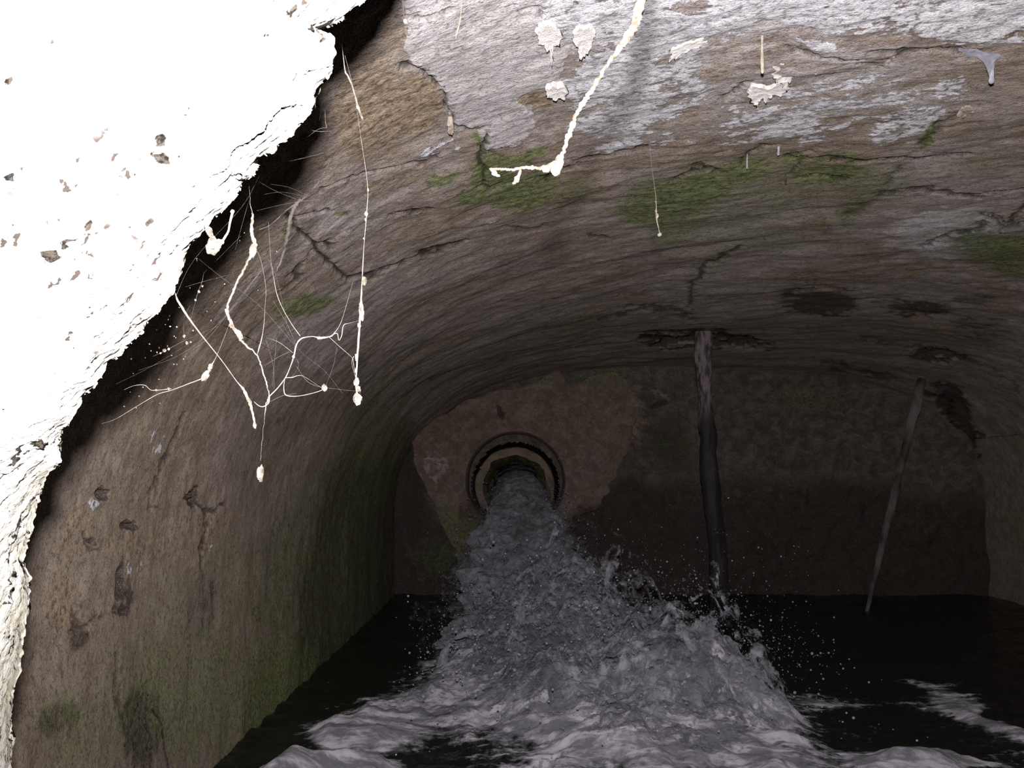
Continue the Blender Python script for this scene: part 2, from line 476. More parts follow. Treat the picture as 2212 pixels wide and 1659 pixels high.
TAN = [(1742, 598, 46, 13, 0, .8), (1968, 588, 28, 12, 0, .7), (2190, 462, 40, 14, -20, .7), (1990, 680, 70, 14, 8, .6), (1360, 640, 80, 20, -10, .5), (800, 250, 110, 150, 15, .62), (900, 240, 90, 80, 20, .7), (1160, 232, 46, 24, 0, .95), (1560, 85, 50, 22, -10, .85),
       (1530, 150, 70, 40, -15, .6), (860, 400, 160, 30, -15, .5), (1620, 110, 90, 40, -25, .55), (1760, 140, 120, 50, 5, .5),
       (1200, 330, 40, 10, 0, .5), (1420, 325, 70, 14, -15, .6), (1500, 250, 60, 40, -20, .5), (1800, 180, 90, 50, -20, .45),
       (1690, 120, 40, 30, 0, .6), (850, 60, 50, 50, 0, .5), (2190, 50, 40, 20, 0, .6), (1400, 105, 60, 20, 0, .45)]
GREEN = [(1620, 400, 330, 90, -4, .50), (1440, 440, 130, 70, -10, .8), (1880, 400, 130, 50, -5, .5), (1130, 425, 110, 40, -10, .8), (1550, 480, 200, 60, -8, .5), (2150, 530, 100, 50, 0, .75), (1070, 375, 52, 46, 30, .95), (1130, 410, 90, 34, -12, .9), (1020, 430, 40, 26, -20, .8), (1040, 310, 18, 24, 0, .8),
         (1130, 345, 60, 14, -16, .8), (1230, 420, 90, 34, -8, .52), (1420, 435, 100, 50, -10, .80), (1520, 410, 90, 45, -14, .85),
         (1600, 372, 90, 26, -8, .8), (1760, 336, 110, 11, -2, .9), (1800, 372, 110, 26, 0, .8), (1480, 490, 120, 46, -10, .55),
         (1700, 430, 150, 60, -6, .5), (1840, 450, 40, 60, 30, .62), (2005, 285, 13, 48, 38, 1.0), (2120, 520, 90, 40, 0, .72),
         (2190, 560, 60, 40, 0, .7), (1650, 530, 160, 30, -5, .45), (1560, 560, 60, 16, -20, .62), (660, 662, 90, 22, -15, .72), (960, 390, 60, 8, -18, .7),
         (755, 462, 22, 10, 0, .7), (620, 505, 10, 30, 0, .7), (2130, 350, 90, 30, 0, .4), (1780, 500, 40, 30, 20, .5), (1930, 360, 60, 14, 0, .55),
         (840, 415, 60, 8, -15, .45), (1740, 598, 46, 13, 0, .42), (900, 600, 160, 30, -10, .28), (1000, 560, 50, 20, 0, .2)]
DARK = [(850, 800, 300, 140, -25, .42), (1150, 700, 300, 80, -12, .41), (1750, 725, 500, 60, 5, .42), (1500, 650, 500, 40, 0, .32), (1470, 738, 80, 14, 0, 1.1), (1590, 742, 90, 12, 4, 1.0), (1500, 690, 800, 60, 5, .33), (1000, 730, 300, 70, -18, .36), (1300, 610, 300, 30, -5, .25), (1770, 655, 95, 26, 2, .9), (1500, 735, 120, 10, 3, 1.0), (1610, 742, 60, 12, 5, .9), (1980, 668, 110, 20, 6, .7), (2030, 772, 75, 11, 3, .9),  # dark patches; the broad ones paint flash falloff into the far ceiling
        (2120, 710, 90, 40, 10, .55), (1440, 680, 110, 12, -6, .5), (1760, 610, 60, 8, 0, .4), (1500, 600, 40, 30, -30, .45), (1187, 552, 30, 14, 0, .4),  # last blob here is the hanging root tip's cast shadow, painted in
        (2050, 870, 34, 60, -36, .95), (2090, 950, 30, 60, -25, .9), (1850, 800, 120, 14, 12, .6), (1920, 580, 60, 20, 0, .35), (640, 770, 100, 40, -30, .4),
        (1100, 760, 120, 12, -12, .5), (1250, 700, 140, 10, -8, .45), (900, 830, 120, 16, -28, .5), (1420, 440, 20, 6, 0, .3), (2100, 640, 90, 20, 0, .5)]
CRACKS = [
    (4, 1, [(630, 462), (648, 500), (678, 532), (705, 566), (730, 590), (765, 606), (800, 600), (845, 582), (880, 570), (940, 552), (1000, 528)]),
    (5, 1, [(678, 533), (700, 529), (730, 540)]), (3, .9, [(640, 470), (690, 466), (725, 462)]), (4, 1, [(852, 476), (880, 468), (905, 466), (928, 454)]),
    (3, .8, [(600, 640), (640, 600), (678, 545)]), (3, .9, [(700, 412), (740, 398), (790, 388)]), (3, .7, [(790, 388), (850, 372), (950, 350)]),
    (4, .9, [(1055, 300), (1035, 345), (1045, 372), (1052, 395)]), (3, .9, [(960, 205), (968, 235), (982, 290), (1010, 294), (1050, 286)]),
    (4, .9, [(870, 148), (905, 150), (925, 175), (950, 200)]), (3, .9, [(1240, 350), (1300, 345), (1350, 330), (1400, 318)]),
    (4, .9, [(1165, 390), (1200, 382), (1250, 358)]), (3, .9, [(1458, 388), (1495, 368), (1530, 362), (1548, 368)]),
    (3, .8, [(1600, 350), (1625, 332), (1645, 315), (1680, 310)]), (3, .7, [(1700, 335), (1760, 308), (1768, 308)]),
    (3, .9, [(1695, 338), (1760, 340), (1830, 345), (1900, 345), (1960, 343)]), (3, .9, [(1978, 322), (2010, 290), (2040, 258), (2068, 236)]),
    (3, .9, [(1975, 350), (2020, 342), (2060, 332), (2082, 338)]), (4, .6, [(1960, 350), (1915, 400), (1870, 450), (1830, 465)]),
    (3, .9, [(1905, 418), (1935, 420), (1970, 416), (2012, 415), (2060, 425), (2110, 432), (2212, 415)]),
    (3, .7, [(1740, 340), (1700, 380), (1720, 362)]), (3, .7, [(1752, 378), (1780, 382), (1835, 383)]),
    (3, .8, [(1040, 402), (1060, 410), (1110, 400)]), (3, .8, [(1700, 84), (1740, 92), (1790, 100), (1860, 108)]), (4, .8, [(1880, 92), (1960, 98), (2050, 96), (2120, 104)]),
    (3, .8, [(1565, 215), (1590, 195), (1620, 178)]), (3, .7, [(1860, 120), (1880, 124), (1900, 130)]), (4, .8, [(1920, 120), (1945, 105), (1985, 100)]),
    (4, .8, [(1490, 664), (1500, 620), (1530, 575), (1600, 545)]), (4, .7, [(1300, 690), (1360, 670), (1440, 668), (1500, 690)]),
    (3, .7, [(2150, 470), (2180, 488), (2212, 480)]), (3, .9, [(2130, 470), (2170, 492), (2212, 450)]), (5, 1, [(1385, 724), (1440, 719), (1505, 722), (1560, 728), (1600, 738)]),
    (3, .8, [(1690, 645), (1720, 630), (1780, 625), (1850, 632)]), (5, .9, [(2000, 845), (2045, 880), (2060, 930), (2090, 960)]),
    (3, .6, [(1100, 500), (1140, 508), (1180, 502)]), (3, .7, [(1270, 518), (1310, 520), (1322, 522)]), (3, .5, [(1860, 735), (1950, 752), (2060, 775), (2150, 800), (2200, 850)]),
    (3, .7, [(1120, 30), (1160, 25), (1180, 40)]), (3, .6, [(880, 40), (930, 50), (980, 30)]), (3, .8, [(1990, 530), (2060, 500), (2130, 485)]),
]
WALL_GREEN = [(700, 1250, 190, 330, 10, .6), (420, 1500, 260, 200, 0, .62), (620, 1520, 160, 200, 0, .85), (180, 1580, 160, 130, 0, .55),
              (800, 1000, 90, 200, 10, .7), (520, 1250, 120, 140, 0, .5), (380, 1290, 90, 90, 0, .42), (250, 1400, 160, 60, 0, .40)]
WALL_DARK = [(760, 1300, 150, 380, 5, .85), (620, 1250, 90, 260, 10, .5), (850, 1000, 60, 120, 20, .6), (530, 1100, 60, 120, 10, .36), (560, 1000, 90, 120, 20, .30), (440, 1300, 60, 120, 10, .5), (300, 1570, 60, 110, 0, .75), (640, 900, 200, 60, -30, .45),  # dark marks; the broad blobs put the far wall's shade into its colour
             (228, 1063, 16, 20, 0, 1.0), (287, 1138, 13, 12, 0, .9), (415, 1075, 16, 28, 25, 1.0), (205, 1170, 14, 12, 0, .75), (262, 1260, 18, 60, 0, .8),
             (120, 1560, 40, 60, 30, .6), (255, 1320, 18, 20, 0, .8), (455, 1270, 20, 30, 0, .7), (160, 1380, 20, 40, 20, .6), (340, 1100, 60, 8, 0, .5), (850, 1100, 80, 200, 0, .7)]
WALL_TAN = [(170, 1160, 70, 110, 15, .5), (330, 1060, 110, 60, -20, .42), (300, 1180, 120, 60, 0, .5), (140, 1300, 60, 90, 0, .6), (440, 1150, 16, 50, 0, .7)]
WALL_CRACKS = [(4, .8, [(408, 898), (380, 960), (352, 1030), (335, 1098)]), (4, .8, [(410, 1080), (450, 1105), (480, 1092)]),
               (3, .8, [(155, 1365), (170, 1355), (185, 1345), (225, 1330)]), (3, .8, [(450, 1105), (440, 1160), (440, 1230)]),
               (3, .7, [(190, 1155), (200, 1180), (215, 1185)]), (3, .6, [(160, 1320), (165, 1350)]), (4, .6, [(260, 1410), (250, 1480), (262, 1560)])]

def shell_noise(P):
    ca, sa = math.cos(.42), math.sin(.42)
    R_ = np.stack([(P[:, 0] * ca - P[:, 1] * sa) * .7, (P[:, 0] * sa + P[:, 1] * ca) * 1.25, P[:, 2]], 1)
    return (0.010 * fbm(P, 2.2, 3, 3.1) + 0.0042 * fbm(R_, 9, 3, 8.7) + 0.0013 * fbm(R_, 38, 3, 1.7)
            + 0.0035 * (ridged(R_, 7, 3, 5.5) - 0.5) + 0.0006 * fbm(P, 110, 3, 4.7))

YS = np.concatenate([np.linspace(Y0, 0.92, 36)[:-1], 1 / np.linspace(1 / 0.92, 1 / (Y1 + .07), 620)])

def vault_strip(name, s0, s1, n, extend=None):
    S = np.linspace(s0, s1, n)
    yy, ss_ = np.meshgrid(YS, S, indexing='ij')
    yf, sf = yy.ravel(), ss_.ravel()
    x, z = section(sf, yf)
    P = np.stack([x, yf, z], 1)
    return P, len(YS), n

def finish_vault(name, P, nr, nc, mat, wall=False):
    u, v = to_px(P)
    wu = u + 16 * fbm(P, 14, 3, 2.2) + 7 * fbm(P, 55, 2, 4.4); wv = v + 11 * fbm(P, 14, 3, 9.2) + 5 * fbm(P, 55, 2, 6.6)
    cu = u + 9 * fbm(P, 20, 3, 5.2) + 4 * fbm(P, 80, 2, 3.3); cv = v + 7 * fbm(P, 20, 3, 7.7) + 4 * fbm(P, 80, 2, 1.3)
    white = blobs(wu, wv, WHITE); white = white + .10 * sstep(.2, .5, white); grey = np.maximum(blobs(wu, wv, GREYP), poly_in(cu, cv, GREY_PANEL, 5))
    panel = poly_in(cu, cv, GREY_PANEL, 3)
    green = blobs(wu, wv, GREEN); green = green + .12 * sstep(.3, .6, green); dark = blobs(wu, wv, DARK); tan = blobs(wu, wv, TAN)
    crack = line_m(cu, cv, CRACKS)
    white = np.maximum(white, blobs(wu, wv, [(335, 945, 34, 50, 20, .46), (330, 985, 50, 60, 20, .34), (215, 1092, 24, 16, 0, .60), (285, 1235, 16, 60, 0, .44), (270, 1190, 40, 60, 0, .36), (560, 1310, 14, 10, 0, .5), (440, 1250, 14, 16, 0, .5), (300, 1510, 14, 20, 0, .5), (510, 1440, 14, 10, 0, .45), (460, 1180, 6, 30, 0, .55)]))
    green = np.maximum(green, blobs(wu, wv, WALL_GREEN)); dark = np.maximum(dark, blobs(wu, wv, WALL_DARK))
    tan = np.maximum(tan, blobs(wu, wv, WALL_TAN)); crack = np.maximum(crack, line_m(cu, cv, WALL_CRACKS))
    # damp algae near the water line
    low = sstep(-0.15, -0.5, P[:, 2])
    green = np.maximum(green, low * 0.38)
    off = (u < -50) | (u > 2300) | (v < -110)
    gen = fbm(P, 3.5, 3, 31.0)
    white = np.where(off, 0.35 + 0.3 * gen, white); tan = np.where(off, 0.4, tan)
    N = normals_of(P, nr, nc)
    # make normals point into the tunnel
    ctr = np.stack([np.full(len(P), CX), P[:, 1], np.full(len(P), -0.1)], 1)
    N *= np.sign(np.sum(N * (ctr - P), 1))[:, None]
    d = shell_noise(P)
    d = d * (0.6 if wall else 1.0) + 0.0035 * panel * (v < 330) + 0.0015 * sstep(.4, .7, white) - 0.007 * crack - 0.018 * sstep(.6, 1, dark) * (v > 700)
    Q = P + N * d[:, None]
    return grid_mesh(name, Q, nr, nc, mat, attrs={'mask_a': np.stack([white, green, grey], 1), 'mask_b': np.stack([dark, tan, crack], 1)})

SPL, SPR = 0.17, 0.86
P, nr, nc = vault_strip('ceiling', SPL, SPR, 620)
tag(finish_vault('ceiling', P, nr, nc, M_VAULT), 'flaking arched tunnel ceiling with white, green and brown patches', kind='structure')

def side_wall(name, s_edge, left, n_arc, n_low):
    S = np.linspace(s_edge, 0.0 if left else 1.0, n_arc)
    rows = []
    for y in YS:
        x, z = section(S, y)
        zl = np.linspace(HS, -0.78, n_low + 1)[1:]
        rows.append(np.stack([np.concatenate([x, np.full(n_low, x[-1])]), np.full(n_arc + n_low, y), np.concatenate([z, zl])], 1))
    P = np.concatenate(rows)
    return P, len(YS), n_arc + n_low

P, nr, nc = side_wall('wall_left', SPL, True, 240, 110)
tag(finish_vault('wall_left', P, nr, nc, M_WALL, True), 'brown and mossy left side wall of the tunnel', kind='structure')
YS_FULL = YS; YS = YS[::3]
P, nr, nc = side_wall('wall_right', SPR, False, 90, 30)
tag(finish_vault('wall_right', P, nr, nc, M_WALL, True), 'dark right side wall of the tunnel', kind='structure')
YS = YS_FULL

# back wall: fan from its centre out to the vault line
nr, nc = 150, 420
S = np.linspace(-0.12, 1.12, nc)
x, z = section(np.clip(S, 0, 1), Y1)
zl = np.where(S < 0, HS + (S / 0.12) * 0.5, np.where(S > 1, HS - (S - 1) / 0.12 * 0.5, z))
ring = np.stack([x, zl], 1); ring = np.array([CX, -.3]) + (ring - np.array([CX, -.3])) * 1.025; c0 = np.array([CX, -0.75])
R = np.linspace(0, 1.0, nr)[:, None, None]
G = c0 + (ring[None] - c0) * R
P = np.stack([G[..., 0].ravel(), np.full(nr * nc, Y1 - 0.002), G[..., 1].ravel()], 1)
P[:, 1] -= 0.03 * fbm(P, 4, 4, 2.0) * 1 + 0.012 * fbm(P, 20, 3, 6.0) - 0.02
u, v = to_px(P)
wu = u + 14 * fbm(P, 8, 4, 1.0); wv = v + 14 * fbm(P, 8, 4, 4.0)
white = blobs(wu, wv, [(1700, 960, 60, 60, 0, .14), (1880, 950, 60, 60, 0, .16), (1790, 1085, 24, 20, 0, .25), (1760, 980, 100, 50, 0, .12)])
green = blobs(wu, wv, [(1450, 960, 70, 100, 0, .45), (1600, 1050, 260, 60, 0, .4), (1300, 820, 120, 14, -4, .6), (1750, 870, 100, 30, 0, .6), (2000, 1100, 100, 90, 0, .4), (950, 1200, 80, 60, 0, .5)])
grey = blobs(wu, wv, [(1450, 850, 130, 40, -8, .42), (1660, 850, 120, 40, 5, .36), (1800, 960, 160, 60, 0, .38)])
dark = blobs(wu, wv, [(1450, 960, 60, 90, 0, .62), (1600, 1230, 800, 190, 0, 1.3), (1380, 1120, 120, 90, 0, .95), (1420, 870, 30, 10, 0, .8), (1800, 1150, 300, 100, 0, .85), (850, 1150, 90, 260, 0, 1), (2050, 1250, 200, 200, 0, .9)])  # large blobs paint the dim lower wall dark, shade held in the colour
tan = blobs(wu, wv, [(1360, 900, 60, 110, 0, .5)])
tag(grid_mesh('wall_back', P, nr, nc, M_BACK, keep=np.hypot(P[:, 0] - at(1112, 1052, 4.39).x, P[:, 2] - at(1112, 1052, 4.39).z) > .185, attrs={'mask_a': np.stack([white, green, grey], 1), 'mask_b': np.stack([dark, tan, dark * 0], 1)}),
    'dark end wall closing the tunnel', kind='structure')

# stream bed
n = 60
gx, gy = np.meshgrid(np.linspace(-0.565, 1.835, n), np.linspace(Y0, Y1, n), indexing='xy')
P = np.stack([gx.ravel(), gy.ravel(), np.full(n * n, -0.74)], 1); P[:, 2] += 0.03 * fbm(P, 5, 3)
tag(grid_mesh('floor', P, n, n, M_BACK, attrs={'mask_a': np.zeros((n * n, 3)), 'mask_b': np.zeros((n * n, 3))}), 'stony bed under the stream', kind='structure')

# ------------------------------------------------------------------ pale rock beside the lens
EDGE = [(1150, -620, .40), (960, -260, .40), (850, -70, .41), (800, 0, .42), (772, 18, .42), (745, 45, .42), (712, 58, .42), (690, 68, .43), (706, 76, .42), (716, 78, .42), (722, 108, .42),
        (716, 150, .425), (692, 196, .43), (676, 240, .43), (655, 262, .43), (622, 300, .43), (585, 330, .43), (560, 352, .435), (552, 380, .435), (530, 396, .44),
        (500, 440, .44), (455, 480, .44), (430, 510, .44), (405, 545, .45), (392, 590, .45), (378, 622, .45), (345, 672, .45), (310, 715, .46), (275, 750, .46),
        (235, 790, .47), (212, 830, .47), (190, 850, .48), (165, 905, .48), (140, 935, .49), (132, 962, .50), (130, 1000, .50), (105, 1030, .51), (88, 1070, .52),
        (70, 1120, .53), (60, 1160, .53), (50, 1200, .54), (56, 1240, .54), (58, 1290, .55), (48, 1340, .55), (38, 1400, .56), (32, 1450, .57), (22, 1500, .57),
        (18, 1570, .58), (12, 1640, .59), (4, 1720, .6), (-20, 1900, .62), (-60, 2300, .66)]
E = smooth_path(EDGE, 14)
nE = len(E)
kw = 90
Ep = np.concatenate([np.repeat(E[:1], kw, 0), E, np.repeat(E[-1:], kw, 0)])
ker = np.hanning(2 * kw + 1); ker /= ker.sum()
ES = np.stack([np.convolve(Ep[:, i], ker, 'valid') for i in range(3)], 1)
# columns: back return -> edge -> rolled front -> far left
prof = []
for k in np.linspace(0, 1, 26)[:-1]:      # back side, from wall behind to the edge
    prof.append(('b', 1 - k))
for k in np.linspace(0, 1, 300) ** 1.0:    # front face
    prof.append(('f', k))
prof += [('w', .33), ('w', .66), ('w', 1.0)]
cols = []
for kind, k in prof:
    D = np.zeros((nE, 3))
    for i, (ex, ey, ez) in enumerate(E):
        if kind == 'b':
            px, py, dz = ex - 20 * k - 330 * k * k * k, ey - 60 * k * k, ez + 0.012 + 0.17 * k
        else:
            kk = k if kind == 'f' else 1.0
            off = 1500 * kk ** 1.15
            lowr = float(sstep(820, 1250, np.array(ey)))
            roll = math.exp(-off / (60 + 10 * lowr))
            w_ = math.exp(-off / 38)
            ex, ey, ez = E[i] * w_ + ES[i] * (1 - w_)
            px, py = ex - off, ey - off * 0.22
            dz = ez - 0.095 * (1 - math.exp(-off / 520)) + 0.040 * roll * (1 + 1.2 * lowr) - 0.02
        p = at(px, py, dz)
        if kind == 'w':
            tx = -0.62
            p = Vector((p.x + (min(tx, p.x) - p.x) * k, p.y + 0.1 * k, p.z + (p.z * 0.3) * k))
        D[i] = p
    cols.append(D)
P = np.stack(cols, 1).reshape(-1, 3)
nc = len(prof)
Nn = normals_of(P, nE, nc)
front = np.array([0 if k == 'b' else 1 for k, _ in prof])[None, :].repeat(nE, 0).ravel()
Nn *= -np.sign(Nn[:, 1])[:, None]
Nn = Nn * .3 + np.array([0, -.7, 0])
u, v = to_px(P)
nx = u + 16 * fbm(P, 110, 4, 3.0); ny = v + 16 * fbm(P, 110, 4, 7.0)
pit = blobs(nx, ny, [(345, 335, 20, 26, 0, 1), (355, 300, 8, 16, 10, .9), (315, 345, 26, 6, -15, .75), (100, 546, 24, 14, -25, 1.1), (150, 518, 30, 7, -35, .9), (180, 488, 18, 8, -50, .9),
                     (612, 25, 9, 22, 30, .75), (565, 68, 14, 7, -20, .75), (670, 64, 12, 6, 20, 1.0), (690, 78, 6, 12, 0, .8), (90, 36, 12, 5, -25, .6), (14, 165, 10, 14, 0, .55), (8, 390, 14, 8, 30, .7),
                     (45, 350, 6, 12, 20, .55), (380, 195, 6, 14, 30, .5), (640, 160, 12, 14, 0, .5), (525, 375, 22, 7, 20, .7), (60, 975, 50, 5, -30, .9), (20, 1020, 40, 4, -10, .8), (30, 1130, 12, 30, 10, .7),
                     (18, 1250, 5, 70, 3, .8), (45, 1150, 20, 8, -30, .7), (12, 1380, 4, 60, 5, .7), (330, 415, 10, 12, 0, .5), (400, 400, 14, 5, -40, .55), (350, 215, 12, 4, -30, .5)])
ef = np.repeat(np.arange(nE), nc)
offpx = np.hypot(u - E[ef, 0], v - E[ef, 1])
lowr = sstep(930, 1150, v)
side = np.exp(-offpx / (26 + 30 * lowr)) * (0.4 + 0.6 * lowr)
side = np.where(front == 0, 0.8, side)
disp = 0.0035 * fbm(P, 16, 4, 1.0) + 0.0016 * fbm(P, 60, 4, 5.0) + 0.0007 * fbm(P, 220, 3, 2.0) - 0.004 * sstep(.4, .9, pit) - 0.003 * lowr * ridged(P * np.array([1, 1, .5]), 30, 3, 8.0) * (offpx < 260)
Q = P + Nn * disp[:, None]
# ragged outline
Q[:, 0] += 0.0012 * fbm(P, 120, 3, 4.0) + 0.0008 * fbm(P, 300, 2, 9.0)
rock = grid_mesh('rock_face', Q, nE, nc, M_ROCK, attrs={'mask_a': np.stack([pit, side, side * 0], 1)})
tag(rock, 'bright white pitted rock face filling the whole left edge and top left corner', 'rock')

# ------------------------------------------------------------------ concrete headwall and outfall pipe
YH = 4.40
pc = at(1113, 1040, YH)
OUT = [(886, 940), (940, 905), (1000, 872), (1050, 855), (1130, 832), (1220, 818), (1310, 810), (1350, 830), (1368, 880), (1362, 940), (1338, 1010), (1310, 1060), (1280, 1105), (1240, 1125),
       (1200, 1150), (1150, 1300), (1000, 1300), (985, 1190), (955, 1130), (930, 1080), (905, 1020), (893, 975)]
OW = [(at(a, b, YH).x - pc.x, at(a, b, YH).z - pc.z) for a, b in OUT]
def ray_out(th):
    d = (math.cos(th), math.sin(th)); best = 0.3
    for i in range(len(OW)):
        (ax, ay), (bx, by) = OW[i], OW[(i + 1) % len(OW)]
        ex, ey = bx - ax, by - ay
        den = d[0] * ey - d[1] * ex
        if abs(den) < 1e-9: continue
        t = (ax * ey - ay * ex) / den; w = (ax * d[1] - ay * d[0]) / den
        if t > 0 and 0 <= w <= 1: best = t
    return best
nA = 260; RH = 0.194
rows = []
ths = np.linspace(0, 2 * math.pi, nA, endpoint=False)
outer = np.array([ray_out(t) for t in ths])
outer *= 1 + np.where(np.cos(ths) > .2, .09, .025) * fbm(np.stack([np.cos(ths) * 2, np.sin(ths) * 2, ths * 0], 1), 3, 4, 5.0)
lay = [(None, RH * 0.99, .55)] + [(None, RH * 0.985, .02)] + [(f, None, 0) for f in np.linspace(0, 1, 46)] + [(1.012, None, .02), (1.02, None, .13)]
Pn = []
for f, rad, dy in lay:
    for k, t in enumerate(ths):
        r = rad if rad else (RH + (outer[k] - RH) * f)
        Pn.append((pc.x + r * math.cos(t), YH + dy, pc.z + r * math.sin(t)))
P = np.array(Pn)
face = np.array([0 if (f is None or f > 1) else 1 for f, _, _ in lay])[:, None].repeat(nA, 1).ravel()
P[:, 1] += -0.008 * fbm(P, 9, 4, 1.0) * face - 0.003 * fbm(P, 40, 3, 3.0) * face
P[:, 0] += 0.004 * fbm(P, 25, 3, 6.0)
u, v = to_px(P)
dk = 1.2 * sstep(RH * 1.05, RH * 1.01, np.hypot(P[:, 0] - pc.x, P[:, 2] - pc.z))  # hole rim and lining coloured dark as painted shade of the pipe gap
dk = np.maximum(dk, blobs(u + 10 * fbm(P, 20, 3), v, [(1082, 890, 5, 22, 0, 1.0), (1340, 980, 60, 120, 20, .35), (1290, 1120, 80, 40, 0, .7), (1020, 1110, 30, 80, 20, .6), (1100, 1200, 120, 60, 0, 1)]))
grn = blobs(u + 12 * fbm(P, 14, 3), v, [(1150, 822, 200, 10, -6, .7), (960, 1140, 50, 60, 0, .65), (1010, 1180, 80, 80, 0, .65), (1300, 815, 80, 20, 0, .6)])
gy_ = blobs(u + 12 * fbm(P, 14, 3), v, [(940, 1010, 40, 70, -15, .62), (975, 1080, 40, 50, -15, .5), (1340, 890, 40, 60, 0, .40), (920, 960, 30, 30, 0, .4)])*0.75
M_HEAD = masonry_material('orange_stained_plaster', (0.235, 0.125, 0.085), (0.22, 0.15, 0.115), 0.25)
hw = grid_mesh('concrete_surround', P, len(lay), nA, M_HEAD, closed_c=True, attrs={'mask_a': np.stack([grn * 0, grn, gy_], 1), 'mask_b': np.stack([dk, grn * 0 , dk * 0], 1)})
tag(hw, 'orange stained concrete surround around the round outfall pipe', 'concrete')

def lathe_y(name, prof, seg, mat, parent, cx, cz, mats_noise=0.0, th0=0, th1=2 * math.pi):
    ths = np.linspace(th0, th1, seg, endpoint=(th1 - th0 < 6.28))
    P = np.array([(cx + r * math.cos(t), y, cz + r * math.sin(t)) for r, y in prof for t in ths])
    d = mats_noise * fbm(P, 22, 4, 1.5)
    c = np.array([cx, 0, cz]); rad = P - c; rad[:, 1] = 0; rad /= np.linalg.norm(rad, axis=1, keepdims=True) + 1e-9
    P = P + rad * d[:, None]; P[:, 1] += d * 0.7
    if parent is not None: P = P - np.array(parent.location)
    return grid_mesh(name, P, len(prof), seg, mat, closed_c=(th1 - th0 > 6.28), parent=parent)
pp = at(1112, 1052, 4.39)
pipe = empty('outfall_pipe', (pp.x, 4.39, pp.z - 0.16), 'round concrete outfall pipe gushing water in the end wall', 'pipe')
prof_ = [(0.105, 5.0), (0.110, 4.42), (0.112, 4.385), (0.118, 4.375), (0.132, 4.372), (0.146, 4.374), (0.155, 4.385), (0.158, 4.40), (0.158, 4.62), (0.155, 5.0)]
pr2 = []
for (a, b), (c, d) in zip(prof_[:-1], prof_[1:]):
    for k in range(5): pr2.append((a + (c - a) * k / 5, b + (d - b) * k / 5))
lathe_y('pipe_barrel', pr2, 120, M_PIPE, pipe, pp.x, pp.z, 0.004)
m_ = lathe_y('moss_rim', [(0.099, 4.46), (0.101, 4.40), (0.106, 4.366), (0.118, 4.362), (0.128, 4.368)], 120, M_MOSS, pipe, pp.x, pp.z, 0.011)
m_['label'] = 'dark green moss lining the pipe mouth'

# ------------------------------------------------------------------ posts
def timber(name, top, bot, rt, rb, mat, label, cat, nseg, ragged, knots=0):
    top, bot = Vector(top), Vector(bot)
    root = empty(name, bot, label, cat)
    n = 90; seg = 28
    P = []
    ax = (top - bot)
    for i in range(n):
        f = i / (n - 1)
        c = bot + ax * f + Vector((math.sin(f * 5) * rb * .25, 0, 0))
        r = rb + (rt - rb) * f
        for k in range(seg):
            th = 2 * math.pi * k / seg
            P.append((c.x + r * math.cos(th), c.y + r * math.sin(th), c.z))
    P = np.array(P)
    cen = np.repeat(P.reshape(n, seg, 3).mean(1), seg, 0); d = P - cen
    P = cen + d * (1 + ragged * fbm(P * np.array([1, 1, .35]), 28, 4, 2.0))[:, None]
    o = grid_mesh('trunk', P - np.array(bot), n, seg, mat, closed_c=True, parent=root)
    return root, o
tp = at(1522, 722, 3.55); bt = at(1552, 1390, 3.62)
tp.z = crown(3.55) + 0.01; d_ = (bt - tp) / (bt.z - tp.z); bt = tp + d_ * (-0.76 - tp.z)
r1, o1 = timber('wooden_post', tp, bt, 0.024, 0.035, M_POST, 'thick blackened wooden post propping the ceiling right of the pipe', 'post', 0, 0.35)
tp = at(1988, 832, 4.1); bt = at(1874, 1310, 4.0)
dd = (bt - tp); bt = tp + dd * 1.45; tp = tp - dd * 0.05
r2, o2 = timber('branch_prop', tp, bt, 0.020, 0.004, M_STICK, 'thin leaning branch prop near the right side of the end wall', 'branch', 0, 0.35)

# ------------------------------------------------------------------ water
# parabola of the jet
def jet_c(t):      # t 0..1 from mouth to landing
    y = 4.48 - 1.42 * t
    z = pp.z - 0.005 - 0.045 * t - 0.42 * t * t
    x = pp.x + 0.01 + 0.05 * t
    return x, y, z
def jet(scale, dens0, off, mat, parent, name):
    n, seg = 170, 150
    P = []; dn = []
    for i in range(n):
        t = i / (n - 1)
        x, y, z = jet_c(t)
        rx = (0.100 + 0.075 * t + 0.09 * t ** 3) * scale; rz = (0.085 + 0.04 * t) * scale
        for k in range(seg):
            th = 2 * math.pi * k / seg
            P.append((x + rx * math.cos(th), y + 0.3 * rz * math.sin(th) * t, z + rz * math.sin(th)))
            dn.append(dens0 + (0.35 if t < .12 else 0))
    P = np.array(P); dn = np.array(dn)
    cen = np.repeat(P.reshape(n, seg, 3).mean(1), seg, 0); d = P - cen
    tt = np.repeat(np.linspace(0, 1, n), seg)
    amp = 0.08 + 0.30 * sstep(0.15, .6, tt)
    w = fbm(P * np.array([1, .6, 1]), 16, 5, off, .6)
    P = cen + d * (1 + amp * w)[:, None]
    dn = dn + 0.1 * fbm(P, 10, 3, off)
    hole = dn + 0.5 * fbm(P, 24, 4, off + 4, .6) + .25 * fbm(P, 90, 2, off)
    if parent is not None: P = P - np.array(parent.location)
    o = grid_mesh(name, P, n, seg, mat, closed_c=True, attrs={'dens': np.clip(dn, .1, 1) + .15}, parent=parent, keep=(hole > .12) | (tt < .1))
    return o
jr = empty('water_jet', jet_c(0), 'grey white gush of water pouring from the round pipe', 'water')
jet(0.86, 0.75, 1.0, M_FOAM, jr, 'falling_water')
o = jet(1.04, 0.22, 7.0, M_MIST, jr, 'ragged_spray'); 
o = jet(1.22, 0.0, 13.0, M_MIST, jr, 'ragged_spray')

